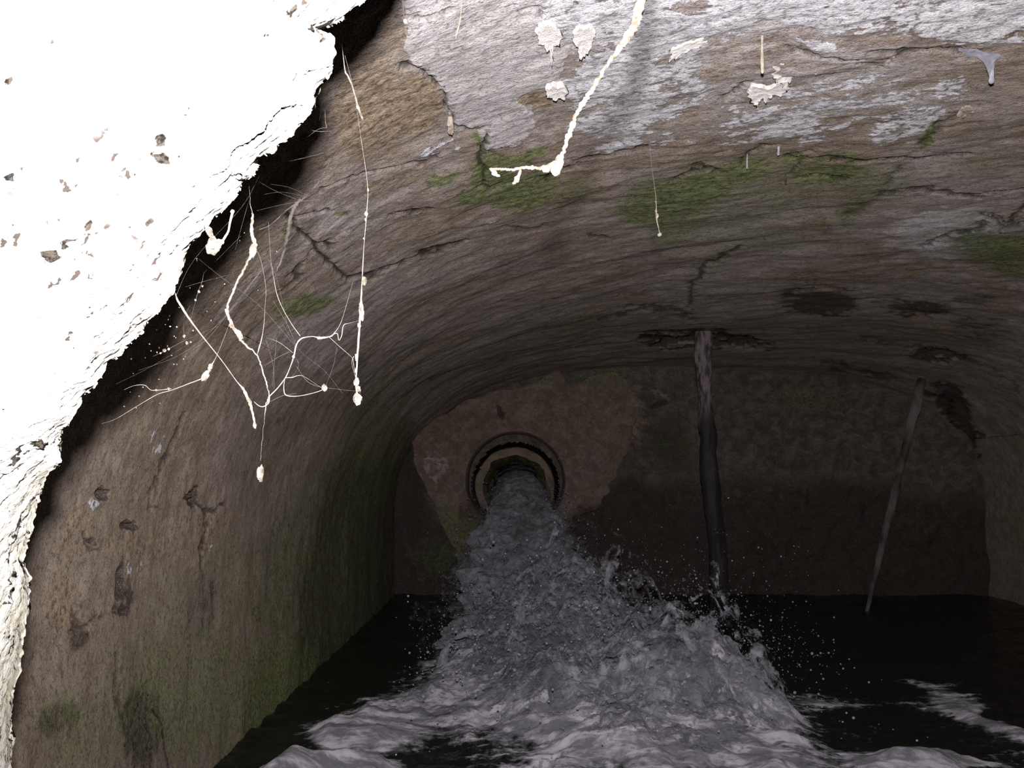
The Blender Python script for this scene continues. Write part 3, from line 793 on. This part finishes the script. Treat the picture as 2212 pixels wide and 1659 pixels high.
# pool with foam and splash relief
def pool_height(P):
    """calm water plus churned heaps (height above WATER_Z), foam 0..1"""
    x, y = P[:, 0], P[:, 1]
    Q = np.stack([x, y, np.zeros(len(x))], 1)
    wx = x + 0.05 * fbm(Q, 6, 3, 1.0); wy = y + 0.06 * fbm(Q, 6, 3, 4.0)
    def g(cx, cy, rx, ry, a=1.0):
        return a * np.exp(-(((wx - cx) / rx) ** 2 + ((wy - cy) / ry) ** 2))
    heap = (g(0.09, 3.00, .24, .22, .16) + g(-.02, 2.62, .22, .25, .09) + g(.28, 2.55, .2, .2, .085) + g(.14, 2.25, .26, .22, .09) + g(.36, 2.26, .14, .18, .10)
            + g(-.32, 2.35, .12, .2, .035) + g(.18, 1.95, .22, .12, .05))
    smooth = g(-.33, 2.14, .09, .06, .015) + g(.70, 1.98, .12, .05, .02) + g(.90, 2.3, .04, .15, .015) + g(-.40, 1.86, .085, .10, .06) + g(-.29, 1.88, .06, .05, .03) + g(.43, 1.87, .05, .05, .03) + g(.66, 1.93, .09, .04, .028) 
    rip = 0.006 * fbm(Q * np.array([.7, 1.6, 1]), 10, 4, 2.0) + 0.0025 * fbm(Q, 40, 3, 6.0)
    act = np.clip(heap / 0.05, 0, 1)
    h = heap * (0.85 + 0.5 * (ridged(Q, 7, 3, 3.0) - .4)) + act * 0.010 * fbm(Q, 22, 5, 8.0, .6) + smooth + rip
    foam = np.clip(heap / 0.055, 0, 1.1) * 1.1 + np.clip(smooth / 0.02, 0, 1) * 1.1
    # drifting foam rafts on the right
    foam += g(.93, 2.62, .07, .12, .75) + g(.90, 2.3, .05, .2, .75) + g(.70, 1.98, .14, .07, .9) + g(.62, 2.42, .2, .10, .5) + g(.6, 2.75, .3, .08, .3) + g(1.0, 2.0, .1, .1, .4)
    foam += g(-.30, 2.15, .13, .12, .72) + g(-.36, 1.95, .12, .08, .4) + g(.3, 1.95, .3, .2, .3)
    foam += 0.12 * fbm(Q * np.array([.5, 2.2, 1]), 6, 4, 12.0) * (x > .4) * (y < 3.0)
    return h, foam, heap
nx_, ny_ = 620, 620
gx = np.linspace(-0.56, 1.83, nx_); gy = 1 / np.linspace(1 / 0.95, 1 / 4.49, ny_)
GX, GY = np.meshgrid(gx, gy, indexing='xy')
P = np.stack([GX.ravel(), GY.ravel(), np.full(nx_ * ny_, WATER_Z)], 1)
h, foam, heap = pool_height(P)
P[:, 2] += h
tag(grid_mesh('stream_water', P, ny_, nx_, M_WATER, attrs={'foam': foam}), 'dark rippled stream water with drifting foam filling the tunnel floor', 'water', kind='stuff')

# splash: torn shells of white water standing over the heaps
sp = empty('splash', (0.1, 2.6, WATER_Z), 'churning white splash where the gush hits the dark pool', 'splash')
def shell(k, lift, dens0, off, mat):
    nx, ny = 560, 560
    gx = np.linspace(-0.50, 0.78, nx); gy = np.linspace(1.75, 3.40, ny)
    GX, GY = np.meshgrid(gx, gy, indexing='xy')
    P = np.stack([GX.ravel(), GY.ravel(), np.full(nx * ny, WATER_Z)], 1)
    h, foam, heap = pool_height(P)
    Q = P.copy(); Q[:, 2] = 0
    act = np.clip((heap - 0.012) / 0.07, 0, 1.2)
    tall = 0.50 + 0.50 * np.exp(-((P[:, 0] - .10) / .16) ** 2 - ((P[:, 1] - 3.0) / .3) ** 2)
    lift = lift * tall
    peaks = sstep(.1, .9, fbm(Q, 6.5, 3, off) * .5 + .5) + .35 * (fbm(Q, 24, 3, off + 2) * .5 + .5)
    P[:, 2] += h + act * lift * (0.15 + 1.1 * peaks) + 0.006 * act * fbm(Q, 60, 3, off)
    P[:, 0] += 0.02 * act * fbm(Q, 12, 3, off + 3); P[:, 1] += 0.02 * act * fbm(Q, 12, 3, off + 5)
    dn = dens0 + (np.clip(act, 0, 1) - 1) * 1.0 + 0.42 * fbm(Q, 16, 4, off + 7, .6) + 0.30 * fbm(Q, 70, 3, off + 11, .6)
    return grid_mesh('splash_sheet', P - np.array(sp.location), ny, nx, mat, attrs={'dens': np.clip(dn, 0, 1) + .2}, parent=sp, keep=dn > 0.0)
shell(0, 0.018, 0.50, 2.0, M_FOAM)
shell(1, 0.045, 0.22, 9.0, M_FOAM)
shell(2, 0.080, 0.04, 15.0, M_FOAM)
shell(3, 0.125, -0.10, 23.0, M_FOAM)
shell(4, 0.170, -0.20, 33.0, M_FOAM)

# tongues of water thrown up out of the splash
def tongue(pts, depth, rad, parent):
    A = smooth_path([(x, y, r) for x, y, r in pts], 8)
    V, Fc = tube_geo([at(a[0], a[1], depth) for a in A], [a[2] * depth / F_PX for a in A], 14, 0.14)
    o = raw_mesh('water_tongue', V, Fc, M_TONGUE, parent)
    return o
t_ = NT('tongue_water'); nv = t_.coord(); nn = t_.noise(nv, 60, 5, .6)
M_TONGUE = t_.done(t_.principled(t_.mix(t_.ss(nn, .35, .65), (0.20, 0.197, 0.22), (0.36, 0.35, 0.39)), 0.3, t_.bump(nn, .6, .01), 0.5))
tongue([(1512, 1409, 5), (1530, 1420, 10), (1552, 1440, 10), (1572, 1465, 15), (1592, 1500, 22), (1606, 1540, 36), (1610, 1600, 50)], 2.35, 1, sp)
tongue([(1298, 1316, 3), (1278, 1332, 8), (1262, 1356, 14), (1250, 1400, 24)], 3.0, 1, sp)
tongue([(972, 1392, 3), (960, 1412, 9), (955, 1446, 13), (965, 1490, 20)], 2.75, 1, sp)
tongue([(985, 1378, 4), (1010, 1368, 9), (1040, 1376, 13), (1062, 1400, 20)], 2.85, 1, sp)
tongue([(1440, 1480, 4), (1448, 1500, 10), (1450, 1530, 20)], 2.4, 1, sp)

# spray drops: nobody could count them
def icos():
    bm = bmesh.new(); bmesh.ops.create_icosphere(bm, subdivisions=2, radius=1)
    V = np.array([v.co[:] for v in bm.verts]); F = np.array([[v.index for v in f.verts] for f in bm.faces]); bm.free()
    return V, F
IV, IF = icos()
drops = []
for _ in range(4600):
    k = random.random()
    if k < .28:        # around the jet
        t = random.random() ** .7; x, y, z = jet_c(t)
        s = random.gauss(0, 1); x += s * (0.09 + 0.06 * t); z += random.gauss(0, 1) * (0.05 + .04 * t); y -= random.random() * .1
        if t < .25: continue
    elif k < .80:
        x = random.gauss(.12, .26); y = random.gauss(2.65, .35); z = WATER_Z + abs(random.gauss(0, .13)) * math.exp(-((x - .12) / .5) ** 2) + .03
    elif k < .93:
        x = random.gauss(.45, .14); y = random.gauss(2.9, .2); z = WATER_Z + .04 + abs(random.gauss(0, .12))
    else:
        x = random.gauss(-.2, .15); y = random.gauss(2.7, .3); z = WATER_Z + .04 + abs(random.gauss(0, .10))
    if x < -.5 or y < 1.75 or y > 4.2: continue
    drops.append((x, y, z, 0.0009 + 0.0016 * random.random() ** 3 + (0.0016 if random.random() < .03 else 0)))
drops = [d for d in drops if not (d[0] < -.28 or (d[0] > .75))]
D = np.array(drops)
V = (IV[None] * D[:, 3][:, None, None] + D[:, None, :3]).reshape(-1, 3)
Fc = (IF[None] + (np.arange(len(D)) * len(IV))[:, None, None]).reshape(-1, 3)
me = bpy.data.meshes.new('spray_drops')
me.vertices.add(len(V)); me.vertices.foreach_set('co', V.astype(np.float32).ravel())
me.loops.add(len(Fc) * 3); me.loops.foreach_set('vertex_index', Fc.astype(np.int32).ravel())
me.polygons.add(len(Fc)); me.polygons.foreach_set('loop_start', (np.arange(len(Fc)) * 3).astype(np.int32)); me.polygons.foreach_set('loop_total', np.full(len(Fc), 3, np.int32))
me.polygons.foreach_set('use_smooth', np.full(len(Fc), True)); me.update(calc_edges=True); me.materials.append(M_DROP)
so = bpy.data.objects.new('spray_drops', me); COL.objects.link(so)
tag(so, 'fine glinting water drops flying above the splash', 'spray', kind='stuff')

# ------------------------------------------------------------------ cobwebs, roots, drips
def strand(parent, name, pts, depth, mat, seg=6, wob=0.0, sub=5, jit=0.0):
    """pts: (px,py,width in px[,depth]); becomes a tapering strand at its true distance"""
    pp_ = [(p[0], p[1], p[2], p[3] if len(p) > 3 else depth) for p in pts]
    A = smooth_path(pp_, sub)
    C = [at(a[0] + random.uniform(-jit, jit), a[1] + random.uniform(-jit, jit), a[3]) for a in A]
    thin = lambda w: w * (0.16 + 0.70 * min(1.0, max(0.0, (w - 0.8) / 4.0)))
    R = [thin(max(a[2], 0.5)) * 0.5 * a[3] / F_PX for a in A]
    V, Fc = tube_geo(C, R, seg, wob)
    return raw_mesh(name, V, Fc, mat, parent)

def clump(parent, px, py, w, h, depth, mat=M_CLUMP, rot=0.0, name='clump'):
    """lumpy dirt ball caught on a thread, w x h pixels across"""
    bm = bmesh.new(); bmesh.ops.create_icosphere(bm, subdivisions=4, radius=1)
    V = np.array([v.co[:] for v in bm.verts]); F = [[v.index for v in f.verts] for f in bm.faces]; bm.free()
    o_ = random.random() * 50
    V = V * (1 + 0.30 * fbm(V, 1.4, 4, o_) + 0.10 * fbm(V, 5, 3, o_))[:, None]
    V *= np.array([w, (w + h) * .38, h]) * 0.5 * depth / F_PX * 0.9
    c, s = math.cos(rot), math.sin(rot)
    V = V @ np.array([[c, 0, -s], [0, 1, 0], [s, 0, c]])
    V = V + np.array(at(px, py, depth))
    return raw_mesh(name, V, F, mat, parent)

def anchor_top(px, py, depth, ceiling=True):
    return at(px, py, depth)

WZ = 0.50
# 1 forked net at the left centre
web = empty('cobweb', at(560, 870, WZ), 'forked cobweb net with white crusted strands hanging by the rock edge', 'cobweb')
strand(web, 'strand', [(530, 330, 1.0, .47), (541, 440, 2), (546, 468, 6), (544, 500, 9), (551, 530, 11), (541, 555, 7), (525, 585, 6), (508, 620, 6), (493, 655, 6), (491, 675, 8), (500, 700, 8), (515, 725, 9), (530, 745, 5), (553, 765, 4), (566, 795, 4), (576, 830, 4), (581, 855, 3.5), (574, 875, 3.5), (570, 915, 2), (566, 960, 1.6), (563, 995, 1.6)], WZ, M_CLUMP, 7, .3, 7, 1.2)
clump(web, 547, 540, 15, 34, WZ, rot=.1); clump(web, 517, 723, 13, 26, WZ, rot=-.5); clump(web, 500, 702, 9, 14, WZ); clump(web, 489, 671, 8, 10, WZ)
clump(web, 562, 1022, 15, 42, WZ, rot=.05)
strand(web, 'strand', [(581, 857, 4), (600, 838, 3.5), (617, 815, 3.5), (628, 790, 3), (635, 768, 4), (640, 745, 4), (652, 731, 4), (675, 727, 3), (692, 730, 5), (714, 727, 3.5), (720, 722, 3), (735, 700, 2), (748, 660, 1.5), (762, 610, 1)], WZ, M_THREAD, 6, .2)
clump(web, 691, 730, 16, 7, WZ); clump(web, 634, 770, 6, 8, WZ)
strand(web, 'strand', [(648, 725, 3), (630, 700, 2.6), (610, 665, 2.4), (598, 635, 2.6), (592, 605, 2), (585, 560, 1.2), (580, 480, 1)], WZ, M_THREAD)
strand(web, 'strand', [(617, 816, 2.6), (632, 815, 3), (646, 811, 2), (660, 815, 1.4), (690, 835, 1.2), (700, 838, 1.2)], WZ, M_THREAD)
strand(web, 'strand', [(615, 820, 2), (613, 838, 3), (617, 853, 3.5), (636, 856, 3), (660, 853, 2.5), (690, 845, 2.5), (702, 838, 2)], WZ, M_THREAD)
clump(web, 701, 838, 12, 15, WZ, rot=-.2)
strand(web, 'strand', [(549, 868, 2.5), (560, 877, 3), (570, 878, 3.5), (580, 870, 4), (582, 856, 4)], WZ, M_THREAD)
strand(web, 'strand', [(711, 728, 2), (735, 750, 1.8), (760, 772, 1.8), (763, 782, 2), (766, 800, 1.5)], WZ, M_THREAD)
strand(web, 'strand', [(714, 726, 3), (728, 720, 3), (732, 735, 2.5), (738, 725, 3), (742, 703, 3), (755, 698, 1.5), (778, 692, 1.2)], WZ, M_THREAD)
strand(web, 'strand', [(560, 750, 1), (569, 710, 2), (572, 670, 1.6), (574, 620, 1.5), (563, 560, 1.3), (553, 540, 1.5)], WZ, M_THREAD)
strand(web, 'strand', [(556, 766, 1.5), (560, 750, 4), (566, 730, 2), (570, 700, 1.5)], WZ, M_THREAD)
# long diagonal strand
strand(web, 'strand', [(372, 600, 1.0), (380, 640, 5), (392, 662, 6), (410, 690, 5), (440, 730, 3.5), (480, 780, 3), (510, 822, 3), (524, 838, 5)], WZ, M_THREAD, 6, .2)
strand(web, 'strand', [(524, 838, 6), (533, 855, 8), (540, 872, 9), (545, 890, 6), (549, 908, 5), (550, 920, 9), (551, 924, 6)], WZ, M_CLUMP, 8, .3)
clump(web, 550, 918, 9, 12, WZ); clump(web, 539, 868, 8, 18, WZ, rot=-.3)
for a in [[(380, 640, 1), (420, 560, .8), (520, 450, .8), (560, 380, .7)], [(430, 560, .8), (480, 600, .9), (560, 660, .8), (640, 750, .9)], [(300, 800, .7), (400, 760, .8), (490, 680, .9), (560, 590, .8)],
          [(395, 770, .8), (450, 730, .8), (495, 672, .8), (560, 590, .9), (640, 500, .7)], [(575, 735, .8), (590, 790, .9), (592, 840, .8)], [(590, 650, .8), (620, 700, 1), (640, 750, .9), (632, 762, .9)],
          [(576, 730, .9), (600, 738, 1.6), (620, 752, 1.8), (632, 762, 2)], [(572, 790, .8), (600, 772, 1.1), (625, 760, 1.0)], [(580, 560, .7), (600, 610, .8), (620, 700, .8)],
          [(598, 730, .8), (592, 790, .9), (588, 835, .8)], [(585, 867, 1), (610, 855, 1.2), (640, 850, 1)], [(610, 700, .6), (650, 760, .6), (700, 800, .7), (740, 850, .6)],
          [(700, 837, .9), (740, 842, .9), (768, 845, .9)], [(702, 837, .7), (720, 790, .8), (728, 750, .8)], [(640, 790, .8), (665, 825, 1.2), (700, 838, 1.3)], [(630, 815, .7), (645, 790, .8), (640, 775, .9)]]:
    strand(web, 'strand', a, WZ, M_THREAD, 4)

# 2 beaded thread at x=780
thr = empty('beaded_thread', at(775, 870, WZ), 'long vertical beaded cobweb thread ending in a round dirt ball', 'cobweb')
strand(thr, 'thread', [(745, 120, 1.2, .47), (765, 200, 1.2, .48), (780, 300, 1.5), (794, 400, 2), (792, 460, 3), (787, 520, 2.2), (784, 570, 3), (782, 610, 3), (780, 650, 5), (777, 700, 5), (774, 740, 5), (771, 790, 4), (769, 830, 4), (772, 860, 4)], WZ, M_THREAD, 7, .2)
for a in [(795, 410, 4, 8), (791, 462, 8, 12), (790, 475, 5, 9), (786, 515, 4, 5), (787, 608, 11, 21), (780, 664, 11, 32), (783, 680, 8, 26), (776, 702, 8, 12), (770, 772, 7, 18), (769, 800, 6, 14), (770, 825, 14, 20), (772, 862, 20, 28), (775, 840, 10, 16)]:
    clump(thr, a[0], a[1], a[2], a[3], WZ)
strand(thr, 'thread', [(764, 770, 2.5), (760, 785, 1.5), (768, 815, 1.5), (778, 850, 1.5)], WZ, M_THREAD)

# 3 clump with trailing thread, lower left
tr = empty('trailing_thread', at(445, 805, WZ), 'cobweb thread trailing left from a grey green elongated clump', 'cobweb')
strand(tr, 'thread', [(495, 700, 1.2), (480, 740, 1.4), (465, 775, 2), (456, 790, 5), (448, 806, 7), (442, 815, 4), (410, 828, 3), (370, 843, 2.6), (340, 852, 2.6), (300, 875, 2), (250, 905, 1.6), (220, 915, 1)], WZ, M_THREAD, 6, .2)
strand(tr, 'thread', [(268, 842, 1.2), (290, 833, 2), (312, 832, 2.4), (325, 842, 2.6), (338, 843, 2.6), (370, 840, 2.8)], WZ, M_THREAD)
clump(tr, 454, 793, 10, 22, WZ, rot=.35); clump(tr, 443, 812, 16, 26, WZ, rot=.5); clump(tr, 364, 840, 6, 6, WZ); clump(tr, 337, 843, 5, 5, WZ)

# 4 clump hanging at the rock's edge with pale twig
eg = empty('root_nodule', at(460, 530, .45), 'cream lumpy nodule with a pale twig hanging at the rock edge', 'root')
clump(eg, 461, 530, 32, 40, .45, M_CLUMP, .15, 'nodule'); clump(eg, 452, 500, 16, 30, .45, M_CLUMP, -.35, 'nodule')
clump(eg, 476, 522, 16, 12, .45, M_CLUMP, .3, 'nodule')
strand(eg, 'twig', [(476, 530, 5), (486, 512, 6), (493, 500, 5), (497, 480, 5), (502, 460, 7)], .45, M_DRIP, 7, .15)
clump(eg, 502, 457, 9, 10, .45, M_CLUMP, 0, 'nodule')
strand(eg, 'twig', [(448, 498, 6), (440, 480, 7), (430, 470, 6)], .45, M_CLUMP, 7, .15)

# 5 small scattered droplets and gauze threads in the shadow
gz = empty('cobweb', at(400, 740, .55), 'thin gauzy cobweb with tiny droplets in the shadow behind the rock edge', 'cobweb')
for i in range(70):
    x = random.gauss(370, 70); y = 1080 - x + random.gauss(0, 60)
    if x < 250 or y < 480: continue
    clump(gz, x, y, random.uniform(1.5, 4), random.uniform(1.5, 4), .56, M_CLUMP, 0, 'droplet') if i < 60 else None
for x, y, s in [(398, 726, 7), (404, 741, 7), (412, 739, 5), (355, 757, 8), (365, 754, 6), (347, 763, 5), (430, 630, 6), (422, 648, 5), (437, 618, 5)]:
    clump(gz, x, y, s, s, .56, M_CLUMP, 0, 'droplet')
for a in [[(410, 700, .8), (425, 640, 1.3), (436, 610, 1.3), (440, 590, .8)], [(400, 620, .8), (440, 608, 1), (490, 595, .8)], [(330, 770, .9), (360, 756, 1.6), (400, 735, 1), (470, 705, .8)], [(397, 725, 1), (397, 690, .8), (410, 660, .8)],
          [(250, 830, .7), (330, 790, .8), (420, 735, .8)], [(440, 590, .8), (470, 560, .8), (520, 510, .8)]]:
    strand(gz, 'strand', a, .56, M_THREAD, 4)
gz2 = empty('cobweb', at(640, 360, .6), 'faint grey cobweb threads spread across the shadow above the dusty root', 'cobweb')
for a in [[(555, 455, .8), (620, 440, 1), (690, 430, .8)], [(560, 360, .9), (640, 345, 1.4), (700, 330, .8)], [(590, 330, .8), (650, 305, 1.6), (686, 280, 1.8), (705, 276, 1.2)], [(655, 275, 1.4), (686, 284, 1.8), (716, 283, 1)],
          [(702, 235, 1.2), (703, 262, 1.8), (706, 276, 2)], [(540, 380, 1), (590, 410, 1), (640, 430, .9)], [(570, 420, .8), (610, 415, .9), (660, 425, .7)], [(620, 350, .8), (650, 300, .9), (680, 282, 1)], [(548, 400, 1.4), (530, 460, 1.2), (508, 540, .8)],
          [(710, 150, .8), (700, 200, .8), (690, 260, .7)], [(585, 398, .8), (625, 405, .9), (670, 425, .8)]]:
    strand(gz2, 'strand', a, .60, M_THREAD, 4)
# 6 dusty root
dr = empty('dusty_root', at(640, 440, .75), 'dusty brown root running down the shadowed ceiling toward the crack', 'root')
strand(dr, 'root_stem', [(745, 300, 1.5, .80), (715, 345, 3, .78), (690, 390, 3, .76), (660, 425, 5, .75), (640, 440, 9, .75), (628, 470, 9, .75), (620, 510, 7, .75), (612, 550, 6, .75), (600, 580, 4, .75), (592, 600, 2, .75)], .75, M_DARKROOT, 7, .35, 6, 1.2)
strand(dr, 'root_stem', [(640, 438, 5, .75), (612, 460, 3, .75), (585, 485, 4, .75), (560, 496, 3, .75)], .75, M_DARKROOT, 6, .3, 6, 1.0)

# 7 pale root in the middle
cr = empty('hanging_root', at(1200, 360, .47), 'thick cream root dangling from above with a sideways hooked tip', 'root')
strand(cr, 'root_stem', [(1500, -1350, 12, .47), (1430, -500, 14, .47), (1398, -60, 22, .47), (1385, 0, 26, .47), (1372, 50, 24, .47), (1345, 95, 18, .47), (1315, 135, 9, .47), (1288, 180, 11, .47), (1265, 215, 12, .47), (1247, 245, 9, .47), (1236, 275, 12, .47), (1226, 300, 10, .47), (1214, 335, 10, .47), (1204, 360, 12, .47), (1195, 375, 8, .47)],
       .47, M_ROOT, 10, .30, 8, 2.2)
strand(cr, 'root_branch', [(1200, 352, 12), (1180, 362, 14), (1160, 363, 8), (1130, 362, 8), (1105, 367, 6), (1080, 365, 7), (1060, 366, 6)], .47, M_ROOT, 8, .25, 8, 1.5)
strand(cr, 'root_branch', [(1062, 366, 8), (1070, 376, 9), (1078, 380, 6)], .47, M_ROOT, 8, .25)
strand(cr, 'root_branch', [(1125, 364, 4), (1122, 376, 8), (1113, 392, 10), (1109, 396, 6)], .47, M_ROOT, 8, .25)
for a in [(1208, 352, 20, 44, .2), (1200, 368, 20, 28, 0), (1180, 365, 18, 16, 0), (1236, 270, 13, 16, 0), (1225, 295, 10, 14, 0), (1256, 225, 12, 18, .3), (1116, 388, 12, 18, .3), (1068, 374, 12, 12, 0), (1150, 362, 10, 10, 0)]:
    clump(cr, a[0], a[1], a[2], a[3], .47, M_ROOT, a[4], 'nodule')

# 8 beaded thread at 1420
t8 = empty('beaded_thread', at(1424, 506, .9), 'fine vertical thread with a small white bead below the green ceiling patch', 'cobweb')
strand(t8, 'thread', [(1398, 200, .8, .9), (1405, 330, 1.2, .9), (1412, 390, 1.5, .9), (1417, 430, 2, .9), (1418, 470, 4, .9), (1422, 490, 3, .9), (1425, 504, 3, .9)], .9, M_THREAD, 6, .2)
for a in [(1417, 456, 5, 6), (1420, 466, 6, 12), (1425, 506, 10, 9), (1417, 437, 4, 6)]: clump(t8, *a, .9)
# 9 small things at the top
t9 = empty('rootlet', at(990, 60, .6), 'short thin white rootlet hanging at the top of the picture', 'root')
strand(t9, 'root_stem', [(999, -420, 2, .6), (998, -40, 3, .6), (996, 20, 4, .6), (992, 50, 5, .6), (987, 70, 4, .6), (984, 84, 2, .6)], .6, M_ROOT, 6, .25)
t10 = empty('cobweb', at(876, 45, .6), 'small cream dirt ball on a thread beside the rock at the top', 'cobweb')
strand(t10, 'thread', [(868, -350, .9), (870, -10, 1.2), (876, 40, 1.5)], .6, M_THREAD, 5); clump(t10, 876, 45, 11, 15, .6)
t11 = empty('rootlet', at(775, 230, .6), 'thin tan rootlet hanging just right of the rock edge', 'root')
strand(t11, 'root_stem', [(738, 90, 1.5, .6), (745, 150, 4, .6), (752, 165, 5, .6), (762, 190, 4, .6), (772, 225, 5, .6), (780, 250, 7, .6), (784, 258, 4, .6)], .6, M_ROOT, 6, .3)
clump(t11, 772, 230, 6, 12, .6, M_ROOT)

# ceiling surface point under a pixel
def ceil_pt(px, py):
    lo, hi = 0.3, 4.5
    for _ in range(50):
        m = (lo + hi) / 2; p = at(px, py, m)
        dx = min(abs(p.x - CX) / AX, .999)
        h = HS + (crown(m) - HS) * (1 - dx ** NE) ** (1 / NE)
        if p.z < h: lo = m
        else: hi = m
    return at(px, py, lo)

def drip(name, label, px, py, length, w, mat, cone=False, cat='stalactite', n_extra=0):
    base = ceil_pt(px, py)
    root = empty(name, base, label, cat, 'lime drips hanging from the ceiling')
    s = base.y / F_PX
    L = length * s; r = w * s * .5
    pts, rad = [], []
    for i in range(15):
        f = i / 14
        pts.append(base + Vector((math.sin(f * 6 + px) * r * .3, 0, 0.03 - (L + .03) * f)))
        rad.append(r * ((1 - f) ** 3 * 3.0 + .5) if cone else r * (1 + .25 * math.sin(f * 9 + px)) * (1.5 if i < 2 else 1))
    V, Fc = tube_geo(pts, rad, 12, .12)
    raw_mesh('drip', V, Fc, mat, root)
    return root
drip('lime_stalactite', 'pale knob tipped lime drip poking from the bluish web sheet at the upper right', 2140, 112, 66, 12, M_DRIP)
drip('lime_stalactite', 'slender pale lime straw hanging above the white plaster flakes', 1646, 68, 92, 6, M_TANFLAKE)
drip('lime_stalactite', 'tiny stub drip on the mossy ledge, the thicker of two', 1681, 316, 18, 6, M_DRIP)
drip('lime_stalactite', 'tiny dark stub drip just below the mossy ledge', 1697, 382, 14, 4, M_DARKROOT)
drip('lime_stalactite', 'hair thin pale drip on the moss left of the thicker stub', 1614, 340, 24, 3, M_DRIP)
drip('lime_stalactite', 'small knobbly drip right of the curled white flake', 1761, 140, 20, 7, M_TANFLAKE)
# web membrane around the bluish drip
gw = empty('cobweb', ceil_pt(2120, 110), 'bluish dusty web sheet stretched over the ceiling around the lime drip', 'cobweb')
base = gw.location
nR, nT = 34, 56; PP = []
for i in range(nR):
    f = i / (nR - 1)
    for k in range(nT):
        th = math.pi * 2 * k / nT
        r = f * (66 + 16 * math.sin(2 * th + 1) + 8 * math.sin(5 * th))
        q = ceil_pt(2135 + r * 1.25 * math.cos(th), 108 + r * .30 * math.sin(th))
        q.z -= 0.006 * (1 - f ** 4) - 0.004 * f ** 4 + 0.026 * math.exp(-r / 9.0)
        PP.append(q - base)
grid_mesh('web_sheet', np.array(PP), nR, nT, M_WEB, closed_c=True, parent=gw)

# curled plaster flakes
def flake(label, outline, mat, curl, lift=.004, group=None):
    cxp = sum(p[0] for p in outline) / len(outline); cyp = sum(p[1] for p in outline) / len(outline)
    A = smooth_path(outline + [outline[0]], 7)[:-1]
    base = ceil_pt(cxp, cyp)
    n = len(A); nr = 12; P = []
    for i in range(nr):
        f = i / (nr - 1)
        for k in range(n):
            j = 1 + (0.10 * math.sin(k * 2.7) + .10 * math.sin(k * 1.1 + cxp) + .09 * math.sin(k * 5.3)) * f
            px = cxp + (A[k][0] - cxp) * f * j; py = cyp + (A[k][1] - cyp) * f * j
            q = ceil_pt(px, py)
            low = max(0.0, (py - cyp) / 40.0)
            q.z -= lift + curl * f * f * (0.35 + low) * (0.6 + .4 * math.sin(k * .9))
            P.append(q - base)
    for k in range(n):       # back lip up to the ceiling
        q = P[(nr - 1) * n + k].copy(); q.z += 0.0025; P.append(q)
    for k in range(n):
        q = P[(nr - 4) * n + k].copy(); q.z += lift + .008; P.append(q)
    me = grid_mesh('plaster_flake', np.array(P), nr + 2, n, mat, closed_c=True, smooth=True)
    me.location = base
    tag(me, label, 'plaster flake', group or 'loose plaster flakes on the ceiling')
flake('ragged white plaster flake low and left, just under the slender straw', [(1616, 182), (1634, 172), (1660, 178), (1690, 160), (1702, 168), (1692, 190), (1668, 192), (1656, 202), (1640, 200), (1634, 212), (1622, 200)], M_FLAKE, .006, .008)
flake('ragged white plaster flake upper right of the slender straw', [(1676, 160), (1672, 140), (1684, 124), (1712, 126), (1746, 120), (1748, 134), (1720, 142), (1708, 158), (1692, 168)], M_FLAKE, .005, .007)
flake('cream plaster flake at the edge of the top white band', [(1702, 68), (1735, 70), (1775, 74), (1776, 90), (1750, 94), (1722, 92), (1704, 82)], M_FLAKE, .0035)
flake('small white curled flake beside the tan bare patch', [(1180, 184), (1200, 180), (1220, 186), (1222, 202), (1204, 206), (1184, 202)], M_FLAKE, .0045)
flake('pointed white flake hanging at the top left of the white area', [(1236, 62), (1260, 50), (1284, 58), (1278, 88), (1258, 116), (1246, 92)], M_FLAKE, .0045)
flake('ragged narrow flake pointing down near the top centre', [(1158, 56), (1180, 40), (1204, 56), (1212, 80), (1196, 94), (1193, 118), (1184, 96), (1166, 84)], M_FLAKE, .006)
flake('white jagged flake on the lower rim of the white band', [(1450, 100), (1490, 84), (1520, 78), (1516, 92), (1490, 100), (1466, 112), (1448, 122)], M_FLAKE, .0035)
flake('tan triangular loose flake at the upper right', [(1893, 118), (1930, 112), (1926, 136), (1910, 150)], M_TANFLAKE, .004)
flake('pale flake with a hooked rim at the right', [(2070, 230), (2092, 222), (2104, 232), (2088, 240), (2072, 244)], M_TANFLAKE, .006)
flake('tiny curled flake on the left edge of the grey panel', [(966, 262), (978, 264), (980, 276), (972, 282)], M_TANFLAKE, .006)

# lumps and roots on the left wall near the bottom
def wall_pt(px, py):
    lo, hi = 0.5, 4.5
    for _ in range(50):
        m = (lo + hi) / 2; p = at(px, py, m)
        f = 0 if p.z < HS else ((p.z - HS) / (crown(m) - HS))
        xl = CX - AX * max(1e-6, 1 - min(f, 1) ** NE) ** (1 / NE)
        if p.x > xl: lo = m
        else: hi = m
    return at(px, py, lo)
rt = empty('root_tangle', wall_pt(300, 1600), 'tangle of thin dark roots on the mossy lower left wall', 'root')
for pts in [[(300, 1500), (296, 1540), (302, 1590), (292, 1640), (286, 1700)], [(286, 1505), (280, 1550), (272, 1600), (270, 1680)], [(310, 1530), (330, 1560), (336, 1600), (350, 1680)],
            [(292, 1560), (310, 1600), (305, 1640), (316, 1700)], [(278, 1520), (262, 1560), (250, 1610)]]:
    A = smooth_path(pts, 6)
    C = []
    for a in A:
        q = wall_pt(a[0] + random.uniform(-1.5, 1.5), a[1]); q.x += .012; C.append(q)
    V, Fc = tube_geo(C, [.0014] * len(C), 6, .3)
    raw_mesh('rootlet', V, Fc, M_DARKROOT, rt)
q = wall_pt(284, 1500);
